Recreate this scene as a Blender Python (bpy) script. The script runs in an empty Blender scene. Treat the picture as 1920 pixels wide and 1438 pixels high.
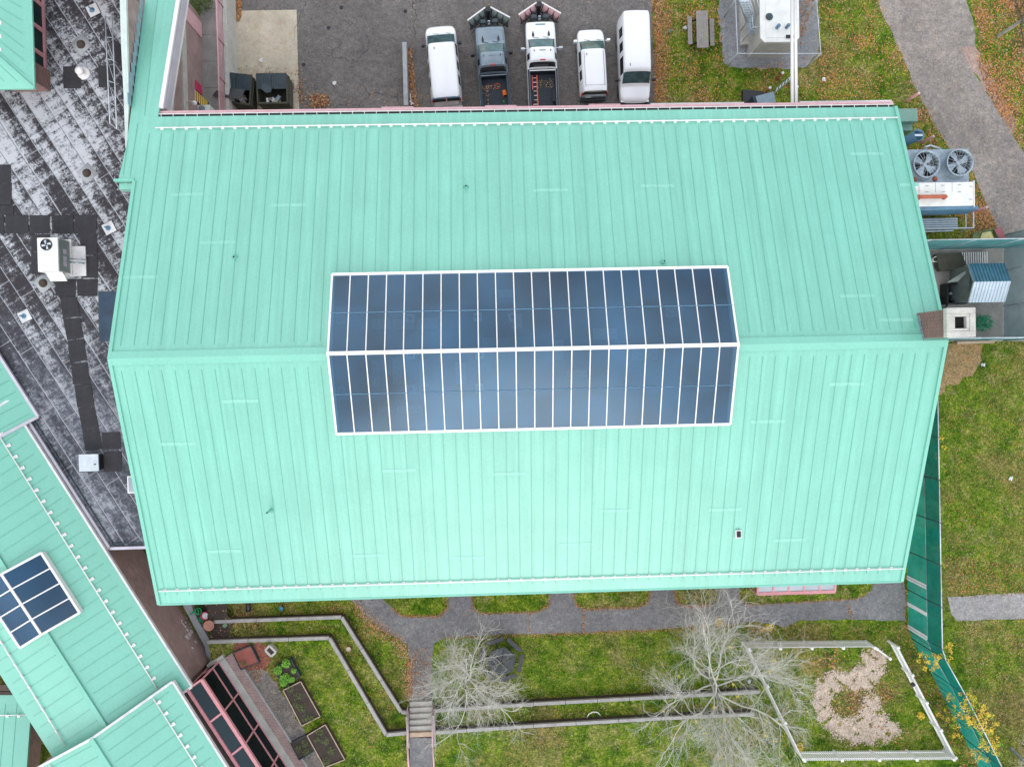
import bpy, math, random
from mathutils import Vector, Matrix
R_=random.Random(7); rad=math.radians; V=Vector
S=bpy.context.scene; COL=S.collection
# ---------------------------------------------------------------- camera model (surveyed from the building's corners)
F=1331.0; H=46.5
RM=Matrix(((0.99939532,0.02332452,-0.025787),(-0.02291436,0.99960797,0.01608834),(0.02615215,-0.01548772,0.99953799)))
def P(px,py,z=0.0):
    d=RM@V(((px-960)/F,-(py-719)/F,-1)); t=(H-z)/-d.z
    return V((d.x*t,d.y*t,z))
cam=bpy.data.objects.new('camera',bpy.data.cameras.new('camera')); COL.objects.link(cam)
cam.matrix_world=Matrix.Translation((0,0,H))@RM.to_4x4()
cam.data.sensor_width=36; cam.data.lens=36*F/1920; cam.data.clip_end=3000; cam.data.clip_start=.5
S.camera=cam
# ---------------------------------------------------------------- materials
def nt(name):
    m=bpy.data.materials.new(name); m.use_nodes=True; t=m.node_tree; return m,t,t.nodes['Principled BSDF']
def N(t,ty,**k):
    n=t.nodes.new(ty)
    for a,b in k.items(): setattr(n,a,b)
    return n
def noise(t,vec,scale,detail=4,rough=.6):
    n=N(t,'ShaderNodeTexNoise'); n.inputs['Scale'].default_value=scale; n.inputs['Detail'].default_value=detail; n.inputs['Roughness'].default_value=rough
    t.links.new(vec,n.inputs['Vector']); return n.outputs['Fac']
def ramp(t,fac,stops):
    r=N(t,'ShaderNodeValToRGB'); e=r.color_ramp.elements
    e[0].position,e[0].color=stops[0][0],(*stops[0][1],1); e[1].position,e[1].color=stops[-1][0],(*stops[-1][1],1)
    for p,c in stops[1:-1]:
        q=e.new(p); q.color=(*c,1)
    t.links.new(fac,r.inputs[0]); return r.outputs[0]
def mix(t,f,a,b,mode='MIX'):
    m=N(t,'ShaderNodeMix',data_type='RGBA',blend_type=mode)
    for i,x in ((0,f),(6,a),(7,b)):
        if isinstance(x,(int,float)): m.inputs[i].default_value=x
        elif isinstance(x,tuple): m.inputs[i].default_value=(*x,1)
        else: t.links.new(x,m.inputs[i])
    return m.outputs[2]
def math_(t,op,a,b=None,c=None):
    n=N(t,'ShaderNodeMath',operation=op)
    for i,x in enumerate((a,b,c)):
        if x is None: continue
        if isinstance(x,(int,float)): n.inputs[i].default_value=x
        else: t.links.new(x,n.inputs[i])
    return n.outputs[0]
def coord(t,kind='Object'):
    return N(t,'ShaderNodeTexCoord').outputs[kind]
def bump(t,b,h,strength=.3,dist=.02):
    n=N(t,'ShaderNodeBump'); n.inputs['Strength'].default_value=strength; n.inputs['Distance'].default_value=dist
    t.links.new(h,n.inputs['Height']); t.links.new(n.outputs[0],b.inputs['Normal'])
def k3(c,k): return tuple(min(1,x*k) for x in c)
M={}
def mat(name,c,rough=.7,var=.18,scale=6,metal=0,bmp=0,spec=None,fine=0,coat=0):
    m,t,b=nt(name); o=coord(t)
    n=noise(t,o,scale); col=ramp(t,n,[(.3,k3(c,1-var)),(.7,k3(c,1+var))])
    if fine:
        f=noise(t,o,scale*14,3,.7); col=mix(t,fine,col,ramp(t,f,[(.35,k3(c,.35)),(.65,k3(c,1.7))]))
    t.links.new(col,b.inputs['Base Color']); b.inputs['Roughness'].default_value=rough; b.inputs['Metallic'].default_value=metal
    if spec is not None: b.inputs['Specular IOR Level'].default_value=spec
    if coat: b.inputs['Coat Weight'].default_value=coat; b.inputs['Coat Roughness'].default_value=.06
    if bmp: bump(t,b,noise(t,o,scale*5,4,.7),.5,bmp)
    M[name]=m; return m
GREEN=(.178,.495,.383)
def roofmat(name,c,rough,panel=0):
    m,t,b=nt(name); o=coord(t)
    n=noise(t,o,.35,5,.65); n2=noise(t,o,9,4,.7)
    col=ramp(t,n,[(.3,k3(c,.93)),(.7,k3(c,1.06))]); col=mix(t,.25,col,ramp(t,n2,[(.35,k3(c,.8)),(.65,k3(c,1.15))]))
    if panel:
        sx=N(t,'ShaderNodeSeparateXYZ'); t.links.new(o,sx.inputs[0]); wn=N(t,'ShaderNodeTexWhiteNoise',noise_dimensions='1D'); t.links.new(math_(t,'FLOOR',math_(t,'DIVIDE',sx.outputs[0],.6096)),wn.inputs['W'])
        pv=math_(t,'MULTIPLY_ADD',wn.outputs[0],.07,.965); cm=N(t,'ShaderNodeCombineColor'); [t.links.new(pv,cm.inputs[i]) for i in range(3)]; col=mix(t,1,col,cm.outputs[0],'MULTIPLY')
        mp=N(t,'ShaderNodeMapping'); mp.inputs['Scale'].default_value=(5,.22,.22); t.links.new(o,mp.inputs[0]); col=mix(t,.5,col,mix(t,1,col,ramp(t,noise(t,mp.outputs[0],1,6,.7),[(.36,(.80,.84,.83)),(.62,(1.10,1.06,1.07))]),'MULTIPLY'))
    t.links.new(col,b.inputs['Base Color']); 
    rr=math_(t,'MULTIPLY_ADD',noise(t,o,.8,4),.20,rough-.10); t.links.new(rr,b.inputs['Roughness'])
    b.inputs['Specular IOR Level'].default_value=.75
    h=math_(t,'ADD',noise(t,o,2.6,3,.5),math_(t,'MULTIPLY',noise(t,o,14,2),.08)); bump(t,b,h,.22,.03)
    M[name]=m
roofmat('roof',GREEN,.34); roofmat('roof_hall',GREEN,.34,1); mat('roof_seam',(.145,.43,.335),.5,.1); mat('roof_splice',(.235,.55,.44),.35,.08)
mat('fence_white',(.86,.86,.86),.4,.03,2); mat('white',(.78,.76,.745),.45,.05,3); mat('white_dirty',(.62,.62,.62),.6,.2,2,fine=.15); mat('coping_white',(.52,.60,.56),.55,.1,2,fine=.1); mat('pink',(.60,.27,.29),.5,.1,3); mat('pink_dark',(.33,.10,.12),.6,.2,4)
mat('pink_light',(.66,.40,.42),.5,.12,3,fine=.1); mat('lilac',(.50,.49,.55),.5,.1,2)
mat('concrete',(.30,.29,.27),.9,.25,1.2,fine=.35,bmp=.01); mat('concrete_light',(.46,.45,.41),.85,.2,1.5,fine=.25,bmp=.01); mat('concrete_blue',(.36,.38,.39),.85,.2,1.5,fine=.25,bmp=.01)
mat('dark',(.012,.014,.018),.6,.3); mat('black_plastic',(.018,.022,.027),.38,.3,4); mat('slate_wood',(.05,.056,.064),.7,.35,3,fine=.3); mat('slate',(.028,.05,.062),.42,.3,4); mat('rubber',(.02,.02,.02),.85,.2)
mat('galv',(.30,.37,.42),.42,.25,3,metal=.5,fine=.12); mat('galv_light',(.52,.58,.62),.4,.15,3,metal=.35); mat('bluegray',(.22,.31,.36),.5,.2,3)
mat('cream',(.72,.74,.70),.5,.1,2); mat('graypanel',(.20,.25,.24),.5,.15,3); mat('rust',(.26,.075,.035),.85,.35,8,fine=.3); mat('orange_pipe',(.42,.11,.05),.55,.2,5)
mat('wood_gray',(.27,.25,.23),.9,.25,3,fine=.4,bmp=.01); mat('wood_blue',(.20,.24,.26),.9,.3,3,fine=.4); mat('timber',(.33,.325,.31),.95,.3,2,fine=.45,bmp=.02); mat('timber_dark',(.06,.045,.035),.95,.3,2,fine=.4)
mat('tan_board',(.45,.34,.25),.9,.2,3,fine=.2); mat('carwhite',(.80,.82,.84),.25,.02,1,coat=.8); mat('cargray',(.16,.215,.26),.3,.06,1,metal=.35,coat=.8); mat('chrome',(.55,.55,.56),.2,.05,metal=1)
mat('bedliner',(.016,.026,.038),.65,.3,5,fine=.2); mat('red',(.5,.03,.03),.4,.15); mat('redorange',(.72,.10,.05),.45,.15); mat('orange',(.8,.18,.03),.5,.1); mat('yellow',(.75,.50,.06),.5,.15); mat('amber',(.8,.35,.02),.4,.1)
mat('soil',(.055,.042,.034),1,.35,3,fine=.5,bmp=.02); mat('mulch_red',(.27,.09,.07),1,.6,3,fine=.8,bmp=.02); mat('bark',(.30,.30,.275),.9,.4,3); mat('twig',(.57,.57,.51),.85,.25,2); mat('bark_brown',(.10,.075,.055),.9,.3)
mat('leafgreen',(.13,.33,.02),.6,.35,6); mat('leafdull',(.09,.13,.03),.7,.4,6); mat('leafdark',(.018,.05,.012),.7,.4,6); mat('leafyellow',(.72,.50,.03),.6,.3,6); mat('teal_plant',(.01,.22,.10),.5,.3,6)
mat('l_brown',(.24,.10,.045),.8,.3,9); mat('l_tan',(.40,.25,.13),.8,.3,9); mat('l_orange',(.50,.19,.05),.8,.3,9); mat('l_yellow',(.55,.30,.05),.8,.3,9); mat('l_pale',(.46,.36,.25),.8,.2,9); mat('l_dark',(.10,.05,.03),.8,.3,9)
mat('terracotta',(.48,.24,.17),.8,.2,5); mat('kelly',(.01,.34,.10),.4,.2); mat('magenta',(.50,.03,.10),.4,.2); mat('bluepl',(.02,.22,.32),.4,.1); mat('stonegreen',(.16,.25,.17),.8,.2)
mat('cabinet_green',(.14,.27,.22),.45,.1,2); mat('camogreen',(.12,.16,.06),.8,.4,2); mat('palm',(.55,.50,.22),.6,.2); mat('olive',(.07,.07,.05),.8,.3,2,fine=.2)
mat('tealmat',(.12,.42,.40),.8,.1,1); mat('intfloor',(.07,.11,.16),.6,.25,.6,fine=.1); mat('desk',(.75,.72,.66),.6,.15); mat('interior',(.25,.27,.29),.8,.15,.5)
mat('pad',(.030,.030,.034),.95,.35,2.2,fine=.3); mat('bluesheet',(.016,.042,.075),.35,.4,1.2); mat('shedblue',(.045,.15,.21),.4,.15,2); mat('shedlight',(.50,.60,.66),.35,.1,2,metal=.2); mat('litter',(.75,.76,.76),.8,.05)
mat('blue_steel',(.09,.20,.30),.4,.2,3); mat('windowdark',(.004,.022,.02),.35,.3,2,spec=.25); mat('blackhole',(.004,.004,.005),1,.2)
def brick(name,c1,c2,mo,sc=1.0,row=.075,bw=.21):
    m,t,b=nt(name); uv=coord(t,'UV'); br=N(t,'ShaderNodeTexBrick'); t.links.new(uv,br.inputs['Vector'])
    br.inputs['Color1'].default_value=(*c1,1); br.inputs['Color2'].default_value=(*c2,1); br.inputs['Mortar'].default_value=(*mo,1)
    br.inputs['Scale'].default_value=sc; br.inputs['Mortar Size'].default_value=.008; br.inputs['Brick Width'].default_value=bw; br.inputs['Row Height'].default_value=row; br.inputs['Bias'].default_value=-.2
    n=noise(t,coord(t),1.1,5,.7); col=mix(t,.55,br.outputs[0],mix(t,1,br.outputs[0],ramp(t,n,[(.3,(.55,.5,.5)),(.7,(1.25,1.15,1.1))]),'MULTIPLY'))
    t.links.new(col,b.inputs['Base Color']); b.inputs['Roughness'].default_value=.9; bump(t,b,br.outputs[1],-.4,.01); M[name]=m
brick('brick',(.35,.235,.215),(.23,.17,.16),(.46,.42,.41),1,.10,.26); brick('brick_big',(.21,.11,.095),(.15,.085,.075),(.30,.26,.24),1,.11,.32)
def ground():
    m,t,b=nt('lawn'); o=coord(t)
    big=noise(t,o,.16,4,.6); med=noise(t,o,.9,5,.7); fi=noise(t,o,7,6,.8); vf=noise(t,o,17,4,.75); m2=noise(t,o,3.1,4,.7)
    tan=ramp(t,noise(t,o,.55,6,.75),[(.53,(0,0,0)),(.66,(.7,.7,.7))])
    g=ramp(t,med,[(.3,(.022,.062,.006)),(.45,(.068,.132,.009)),(.58,(.135,.190,.020)),(.74,(.25,.235,.09))])
    dry=ramp(t,med,[(.3,(.11,.085,.035)),(.7,(.24,.17,.085))])
    col=mix(t,ramp(t,math_(t,'ADD',math_(t,'MULTIPLY',big,.7),math_(t,'MULTIPLY',noise(t,o,1.3,5,.8),.3)),[(.49,(0,0,0)),(.64,(.8,.8,.8))]),g,dry)
    col=mix(t,tan,col,(.235,.205,.095))
    col=mix(t,.75,col,mix(t,1,col,ramp(t,m2,[(.33,(.4,.5,.35)),(.5,(1,1,1)),(.68,(1.75,1.5,1.6))]),'MULTIPLY'))
    col=mix(t,.8,col,mix(t,1,col,ramp(t,fi,[(.36,(.22,.27,.18)),(.5,(.95,1,.9)),(.64,(2.1,1.95,1.9))]),'MULTIPLY'))
    col=mix(t,.55,col,mix(t,1,col,ramp(t,vf,[(.37,(.25,.28,.2)),(.63,(2.0,1.95,1.9))]),'MULTIPLY'))
    t.links.new(col,b.inputs['Base Color']); b.inputs['Roughness'].default_value=1; b.inputs['Specular IOR Level'].default_value=.1
    bump(t,b,fi,.8,.06); M['lawn']=m
ground()
def asphalt(name,c,warm,crack=True,gr=1):
    m,t,b=nt(name); o=coord(t)
    big=noise(t,o,.22,5,.65); med=noise(t,o,1.6,5,.7); fi=noise(t,o,8,7,.85); f3=noise(t,o,2.7,6,.75)
    col=ramp(t,big,[(.3,k3(c,.72)),(.7,k3(c,1.3))]); col=mix(t,ramp(t,med,[(.5,(0,0,0)),(.8,(.6,.6,.6))]),col,warm)
    col=mix(t,.55*gr,col,mix(t,1,col,ramp(t,f3,[(.36,(.6,.6,.62)),(.64,(1.45,1.4,1.35))]),'MULTIPLY')); col=mix(t,.7*gr,col,mix(t,1,col,ramp(t,fi,[(.36,(.45,.45,.45)),(.64,(1.7,1.65,1.6))]),'MULTIPLY'))
    if crack:
        vn=N(t,'ShaderNodeTexVoronoi',feature='DISTANCE_TO_EDGE'); vn.inputs['Scale'].default_value=.33
        dv=N(t,'ShaderNodeVectorMath',operation='ADD'); ns=N(t,'ShaderNodeTexNoise'); ns.inputs['Scale'].default_value=1.1; ns.inputs['Detail'].default_value=6; t.links.new(o,ns.inputs[0])
        t.links.new(o,dv.inputs[0]); t.links.new(ns.outputs['Color'],dv.inputs[1]); t.links.new(dv.outputs[0],vn.inputs['Vector'])
        ck=math_(t,'LESS_THAN',vn.outputs[0],.0065); ck=math_(t,'MULTIPLY',ck,ramp(t,noise(t,o,.35,2),[(.45,(0,0,0)),(.6,(.75,.75,.75))]))
        col=mix(t,ck,col,k3(c,.3))
    t.links.new(col,b.inputs['Base Color']); b.inputs['Roughness'].default_value=.9; bump(t,b,fi,.4,.01); M[name]=m
asphalt('asphalt',(.135,.128,.122),(.20,.185,.17)); asphalt('road',(.215,.20,.185),(.36,.30,.25),False); asphalt('path',(.15,.158,.165),(.21,.195,.18),False); asphalt('slabpath',(.25,.25,.25),(.26,.24,.21),False)
asphalt('gravel',(.22,.24,.26),(.24,.2,.18),False); asphalt('gravel2',(.17,.16,.15),(.42,.38,.34),False); asphalt('shoulder',(.27,.20,.17),(.36,.28,.23),False); asphalt('chips',(.45,.32,.25),(.6,.46,.38),False); asphalt('straw',(.30,.20,.10),(.42,.30,.17),False); asphalt('stained',(.50,.45,.35),(.36,.19,.08),True,.35)
def stepconc():
    pass
def membrane():
    m,t,b=nt('membrane'); o=coord(t)
    mp=N(t,'ShaderNodeMapping'); mp.inputs['Rotation'].default_value=(0,0,rad(-31)); t.links.new(o,mp.inputs[0])   # y runs along the laps
    sx=N(t,'ShaderNodeSeparateXYZ'); t.links.new(mp.outputs[0],sx.inputs[0]); X,Y=sx.outputs[0],sx.outputs[1]
    st=N(t,'ShaderNodeMapping'); st.inputs['Scale'].default_value=(1,.22,1); t.links.new(mp.outputs[0],st.inputs[0])
    s2=N(t,'ShaderNodeMapping'); s2.inputs['Scale'].default_value=(.35,2.2,1); t.links.new(mp.outputs[0],s2.inputs[0])
    big=noise(t,o,.13,3,.5); strk=noise(t,st.outputs[0],1.0,7,.72); mott=noise(t,o,3.2,7,.82); wash=noise(t,s2.outputs[0],1.6,5,.7)
    lap=math_(t,'FRACT',math_(t,'DIVIDE',math_(t,'ADD',X,math_(t,'MULTIPLY',noise(t,mp.outputs[0],.25,2),.15)),.93))
    tile=math_(t,'FLOOR',math_(t,'DIVIDE',X,.93)); wn=N(t,'ShaderNodeTexWhiteNoise',noise_dimensions='1D'); t.links.new(tile,wn.inputs['W'])
    fine_=noise(t,o,9,6,.85)
    f=math_(t,'ADD',math_(t,'MULTIPLY',strk,.9),math_(t,'MULTIPLY',mott,1.0)); f=math_(t,'ADD',f,math_(t,'MULTIPLY',fine_,.9)); f=math_(t,'ADD',f,math_(t,'MULTIPLY',wash,.8)); f=math_(t,'ADD',f,math_(t,'MULTIPLY',big,.8)); f=math_(t,'ADD',f,math_(t,'MULTIPLY',wn.outputs[0],.2))
    f=math_(t,'SUBTRACT',f,math_(t,'MULTIPLY',lap,.16))
    f2=math_(t,'MULTIPLY_ADD',math_(t,'SUBTRACT',f,2.25),2.8,.45)
    col=ramp(t,f2,[(0,(.020,.017,.021)),(.38,(.045,.041,.047)),(.50,(.12,.122,.135)),(.66,(.26,.275,.295)),(1,(.46,.475,.50))])
    # blue grey membrane towards the south end
    so=N(t,'ShaderNodeSeparateXYZ'); t.links.new(o,so.inputs[0])
    g=math_(t,'MULTIPLY_ADD',math_(t,'ADD',so.outputs[1],math_(t,'MULTIPLY',noise(t,o,.3,4),3)),-.16,-.15)
    g2=N(t,'ShaderNodeClamp'); t.links.new(g,g2.inputs[0])
    cl=ramp(t,math_(t,'ADD',math_(t,'MULTIPLY',strk,.5),math_(t,'MULTIPLY',mott,.5)),[(.41,(.022,.025,.032)),(.5,(.085,.10,.125)),(.60,(.24,.265,.30))])
    col=mix(t,math_(t,'MULTIPLY',g2.outputs[0],.7),col,cl)
    ln=math_(t,'LESS_THAN',lap,.05); col=mix(t,math_(t,'MULTIPLY',ln,.75),col,(.36,.38,.41))
    ln=math_(t,'GREATER_THAN',lap,.96); col=mix(t,math_(t,'MULTIPLY',ln,.7),col,(.03,.03,.035))
    cr=math_(t,'LESS_THAN',math_(t,'FRACT',math_(t,'ADD',math_(t,'DIVIDE',Y,4.6),math_(t,'MULTIPLY',wn.outputs[0],3))),.012)
    col=mix(t,math_(t,'MULTIPLY',cr,.7),col,(.3,.3,.31))
    t.links.new(col,b.inputs['Base Color']); b.inputs['Roughness'].default_value=.75; M['membrane']=m
membrane()
def glassmat(name,tint,film,w_film,w_gloss,rough=.12,pane=None):
    m,t,b=nt(name); t.nodes.remove(b); out=t.nodes['Material Output']
    tr=N(t,'ShaderNodeBsdfTransparent'); tr.inputs[0].default_value=(*tint,1)
    df=N(t,'ShaderNodeBsdfDiffuse'); n=noise(t,coord(t),.22,3); t.links.new(ramp(t,n,[(.3,k3(film,.6)),(.7,k3(film,1.4))]),df.inputs[0])
    if pane:
        sx=N(t,'ShaderNodeSeparateXYZ'); t.links.new(coord(t),sx.inputs[0]); wn=N(t,'ShaderNodeTexWhiteNoise',noise_dimensions='2D'); cx=N(t,'ShaderNodeCombineXYZ')
        t.links.new(math_(t,'FLOOR',math_(t,'DIVIDE',math_(t,'ADD',sx.outputs[0],pane[0]),pane[1])),cx.inputs[0]); t.links.new(math_(t,'FLOOR',math_(t,'DIVIDE',sx.outputs[1],2.2)),cx.inputs[1]); t.links.new(cx.outputs[0],wn.inputs['Vector'])
        n2=noise(t,coord(t),.16,3,.6); ff=math_(t,'ADD',math_(t,'MULTIPLY',wn.outputs[0],.10),n2); t.links.new(ramp(t,ff,[(.40,k3(film,.35)),(.56,k3(film,1.0)),(.75,k3(film,1.8))]),df.inputs[0])  # broad noise patches imitate cloud reflections in the film colour; pane tint is random
    gl=N(t,'ShaderNodeBsdfGlossy'); gl.inputs['Roughness'].default_value=rough; gl.inputs[0].default_value=(.62,.82,1,1)
    a=N(t,'ShaderNodeMixShader'); a.inputs[0].default_value=w_film; t.links.new(tr.outputs[0],a.inputs[1]); t.links.new(df.outputs[0],a.inputs[2])
    c=N(t,'ShaderNodeMixShader'); c.inputs[0].default_value=w_gloss; t.links.new(a.outputs[0],c.inputs[1]); t.links.new(gl.outputs[0],c.inputs[2])
    t.links.new(c.outputs[0],out.inputs[0]); M[name]=m
glassmat('glazing',(.55,.76,.95),(.022,.085,.17),.40,.075,.16); glassmat('glazing_shaded',(.1,.2,.3),(.015,.06,.12),.7,.07,.1)
glassmat('frosted',(.4,.5,.52),(.018,.03,.032),.7,.035,.2); glassmat('glazing_black',(.25,.3,.28),(.008,.014,.012),.75,.03,.1); glassmat('polycarb',(.6,.7,.75),(.45,.5,.54),.75,.06,.2)
def clearglass(name,c,alpha=.75):
    m,t,b=nt(name); b.inputs['Base Color'].default_value=(*c,1); b.inputs['Roughness'].default_value=.06; b.inputs['Specular IOR Level'].default_value=.8; b.inputs['Alpha'].default_value=alpha
    n=noise(t,coord(t),2.5,2); t.links.new(ramp(t,n,[(.35,k3(c,.7)),(.7,k3(c,1.5))]),b.inputs['Base Color']); M[name]=m
clearglass('carglass',(.035,.085,.09),1); clearglass('carglass_dark',(.01,.014,.018),1)
def screen(name,c,opac,diamond=False):
    m,t,b=nt(name); t.nodes.remove(b); out=t.nodes['Material Output']
    tr=N(t,'ShaderNodeBsdfTransparent'); df=N(t,'ShaderNodeBsdfDiffuse'); tl=N(t,'ShaderNodeBsdfTranslucent')
    o=coord(t); cc=ramp(t,noise(t,o,.9,5,.7),[(.3,k3(c,.75)),(.7,k3(c,1.3))]); t.links.new(cc,df.inputs[0]); t.links.new(cc,tl.inputs[0])
    a=N(t,'ShaderNodeMixShader'); a.inputs[0].default_value=.35; t.links.new(df.outputs[0],a.inputs[1]); t.links.new(tl.outputs[0],a.inputs[2])
    x=N(t,'ShaderNodeMixShader'); t.links.new(tr.outputs[0],x.inputs[1]); t.links.new(a.outputs[0],x.inputs[2])
    if diamond:
        uv=N(t,'ShaderNodeSeparateXYZ'); t.links.new(coord(t,'UV'),uv.inputs[0])
        p=math_(t,'LESS_THAN',math_(t,'FRACT',math_(t,'MULTIPLY',math_(t,'ADD',uv.outputs[0],uv.outputs[1]),14)),opac)
        q=math_(t,'LESS_THAN',math_(t,'FRACT',math_(t,'MULTIPLY',math_(t,'SUBTRACT',uv.outputs[0],uv.outputs[1]),14)),opac)
        t.links.new(math_(t,'MAXIMUM',p,q),x.inputs[0])
    else: x.inputs[0].default_value=opac
    t.links.new(x.outputs[0],out.inputs[0]); M[name]=m
screen('chainlink',(.34,.35,.35),.10,True); screen('screen_teal',(.015,.36,.30),.80); screen('screen_teal_dark',(.004,.20,.165),.90); screen('screen_gray',(.17,.27,.29),.72); screen('screen_blue',(.10,.30,.31),.85)
# ---------------------------------------------------------------- mesh builder
ORG={}
class MB:
    def __init__(s): s.v=[];s.f=[];s.m=[]
    def face(s,pts,m=0):
        i=len(s.v); s.v+= [V(p) for p in pts]; s.f.append(list(range(i,i+len(pts)))); s.m.append(m)
    def obox(s,o,ex,ey,ez,m=0,top=None):
        o,ex,ey,ez=map(V,(o,ex,ey,ez)); i=len(s.v)
        s.v+=[o,o+ex,o+ex+ey,o+ey,o+ez,o+ex+ez,o+ex+ey+ez,o+ey+ez]
        fl=[(0,3,2,1),(4,5,6,7),(0,1,5,4),(1,2,6,5),(2,3,7,6),(3,0,4,7)]
        if ex.cross(ey).dot(ez)<0: fl=[q[::-1] for q in fl]
        for n,q in enumerate(fl): s.f.append([i+k for k in q]); s.m.append(top if (n==1 and top is not None) else m)
    def box(s,c,sz,rot=0,m=0,top=None):
        cs,sn=math.cos(rot),math.sin(rot); ex=V((cs,sn,0))*sz[0]; ey=V((-sn,cs,0))*sz[1]
        s.obox(V(c)-ex/2-ey/2,ex,ey,(0,0,sz[2]),m,top)          # c is the centre of the base
    def bar(s,a,b,w,h,m=0,up=V((0,0,1))):
        a,b=V(a),V(b); d=(b-a); l=d.length
        if l<1e-5: return
        d/=l; sd=d.cross(up)
        if sd.length<1e-4: sd=V((1,0,0))
        sd.normalize(); u=sd.cross(d).normalized()
        s.obox(a-sd*w/2-u*h/2,sd*w,d*l,u*h,m)
    def tube(s,a,b,r0,r1=None,n=8,m=0,cap=True):
        r1=r0 if r1 is None else r1; a,b=V(a),V(b); d=(b-a)
        if d.length<1e-6: return
        d.normalize(); x=d.orthogonal().normalized(); y=d.cross(x); i=len(s.v)
        for p,r in ((a,r0),(b,r1)):
            for k in range(n):
                t=2*math.pi*k/n; s.v.append(p+(x*math.cos(t)+y*math.sin(t))*r)
        for k in range(n):
            j=(k+1)%n; s.f.append([i+k,i+j,i+n+j,i+n+k]); s.m.append(m)
        if cap: s.f.append([i+n+k for k in range(n)]); s.m.append(m); s.f.append([i+k for k in range(n)][::-1]); s.m.append(m)
    def path(s,pts,r,n=8,m=0):
        for a,b in zip(pts,pts[1:]): s.tube(a,b,r,r,n,m)
    def lathe(s,c,prof,n=24,m=0,cap=True):
        c=V(c); i=len(s.v)
        for r,z in prof:
            for k in range(n):
                t=2*math.pi*k/n; s.v.append(c+V((r*math.cos(t),r*math.sin(t),z)))
        for q in range(len(prof)-1):
            for k in range(n):
                j=(k+1)%n; s.f.append([i+q*n+k,i+q*n+j,i+(q+1)*n+j,i+(q+1)*n+k]); s.m.append(m)
        if cap and prof[-1][0]>1e-4: s.f.append([i+(len(prof)-1)*n+k for k in range(n)]); s.m.append(m)
    def prism(s,pts,z0,z1,m=0,top=None):
        pts=[V(p) for p in pts]; a=sum(p.x*q.y-q.x*p.y for p,q in zip(pts,pts[1:]+pts[:1]))
        if a<0: pts=pts[::-1]
        s.face([(p.x,p.y,z1) for p in pts],m if top is None else top)
        for p,q in zip(pts,pts[1:]+pts[:1]): s.face([(p.x,p.y,z0),(q.x,q.y,z0),(q.x,q.y,z1),(p.x,p.y,z1)],m)
    def slab(s,pts,th,m=0,side=None):
        pts=[V(p) for p in pts]; n=(pts[1]-pts[0]).cross(pts[2]-pts[0])
        if n.z<0: pts=pts[::-1]
        s.face(pts,m); dn=V((0,0,-th)); s.face([p+dn for p in pts[::-1]],m if side is None else side)
        for p,q in zip(pts,pts[1:]+pts[:1]): s.face([p+dn,q+dn,q,p],m if side is None else side)
    def build(s,name,mats,parent=None,smooth=False,local=False,bevel=0,org=None):
        if isinstance(mats,str): mats=[mats]
        o0=V((0,0,0))
        if not local:
            if parent is not None: o0=ORG[parent]
            elif org is not None: o0=V(org)
        me=bpy.data.meshes.new(name); me.from_pydata([tuple(p-o0) for p in s.v],[],s.f)
        for m_ in mats: me.materials.append(M[m_])
        uv=me.uv_layers.new(name='uv')
        for p in me.polygons:
            p.material_index=s.m[p.index]; p.use_smooth=smooth
            n=p.normal; ver=abs(n.z)<.75
            if ver:
                h=V((-n.y,n.x,0)); h=h.normalized() if h.length>1e-6 else V((1,0,0))
            for li in p.loop_indices:
                co=me.vertices[me.loops[li].vertex_index].co
                uv.data[li].uv=(h.dot(co),co.z) if ver else (co.x,co.y)
        o=bpy.data.objects.new(name,me); COL.objects.link(o)
        if parent is not None: o.parent=parent
        elif not local: o.location=o0
        ORG[o]=o0
        if bevel:
            b=o.modifiers.new('bevel','BEVEL'); b.width=bevel; b.segments=2; b.limit_method='ANGLE'
        return o
def tag(o,label,cat,group=None):
    o['label']=label; o['category']=cat
    if group: o['group']=group
    return o
def thing(name,label,cat,loc,rz=0,group=None):
    o=bpy.data.objects.new(name,None); COL.objects.link(o); o.empty_display_size=.3
    o.location=loc; o.rotation_euler=(0,0,rz); ORG[o]=V(loc); return tag(o,label,cat,group)
def dup(o,parent=None):
    c=o.copy(); COL.objects.link(c); ORG[c]=ORG[o].copy()
    if parent is not None: c.parent=parent
    for ch in [x for x in KIDS.get(o,[])]: dup_child(ch,c)
    return c
KIDS={}
def dup_child(ch,par):
    c=ch.copy(); COL.objects.link(c); c.parent=par; ORG[c]=ORG[ch].copy(); KIDS.setdefault(par,[]).append(c)
    for g in KIDS.get(ch,[]): dup_child(g,c)
def kids(root):                                  # register a finished thing's tree so that it can be copied
    for o in list(COL.objects):
        if o.parent is not None and o not in KIDS.setdefault(o.parent,[]): KIDS[o.parent].append(o)
def struct(name,mb,mats):
    o=mb.build(name,mats); o['kind']='structure'; return o
# ---------------------------------------------------------------- the ground and what is laid on it
def sheet(name,pts,z,m,kind=True,jit=0,step=.5):
    w=[P(x,y,z) for x,y in pts]
    if jit:
        out=[]; rr=random.Random(len(pts)*13+int(pts[0][0]))
        for a,b in zip(w,w[1:]+w[:1]):
            n=max(1,int((b-a).length/step))
            for k in range(n):
                q=a.lerp(b,k/n); out.append(V((q.x+rr.uniform(-jit,jit),q.y+rr.uniform(-jit,jit),z)))
        w=out
    mb=MB(); a=sum(p.x*q.y-q.x*p.y for p,q in zip(w,w[1:]+w[:1]))
    mb.face(w if a>0 else w[::-1]); return struct(name,mb,m)
g=MB(); g.face([(-500,-500,0),(500,-500,0),(500,500,0),(-500,500,0)]); struct('ground',g,'lawn')
sheet('parking_lot',[(408,-300),(1214,-300),(1222,0),(1226,110),(1230,260),(408,260)],.004,'asphalt',jit=.05)
sheet('concrete_apron',[(436,21),(556,19),(558,100),(562,240),(436,240)],.010,'stained')
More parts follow.
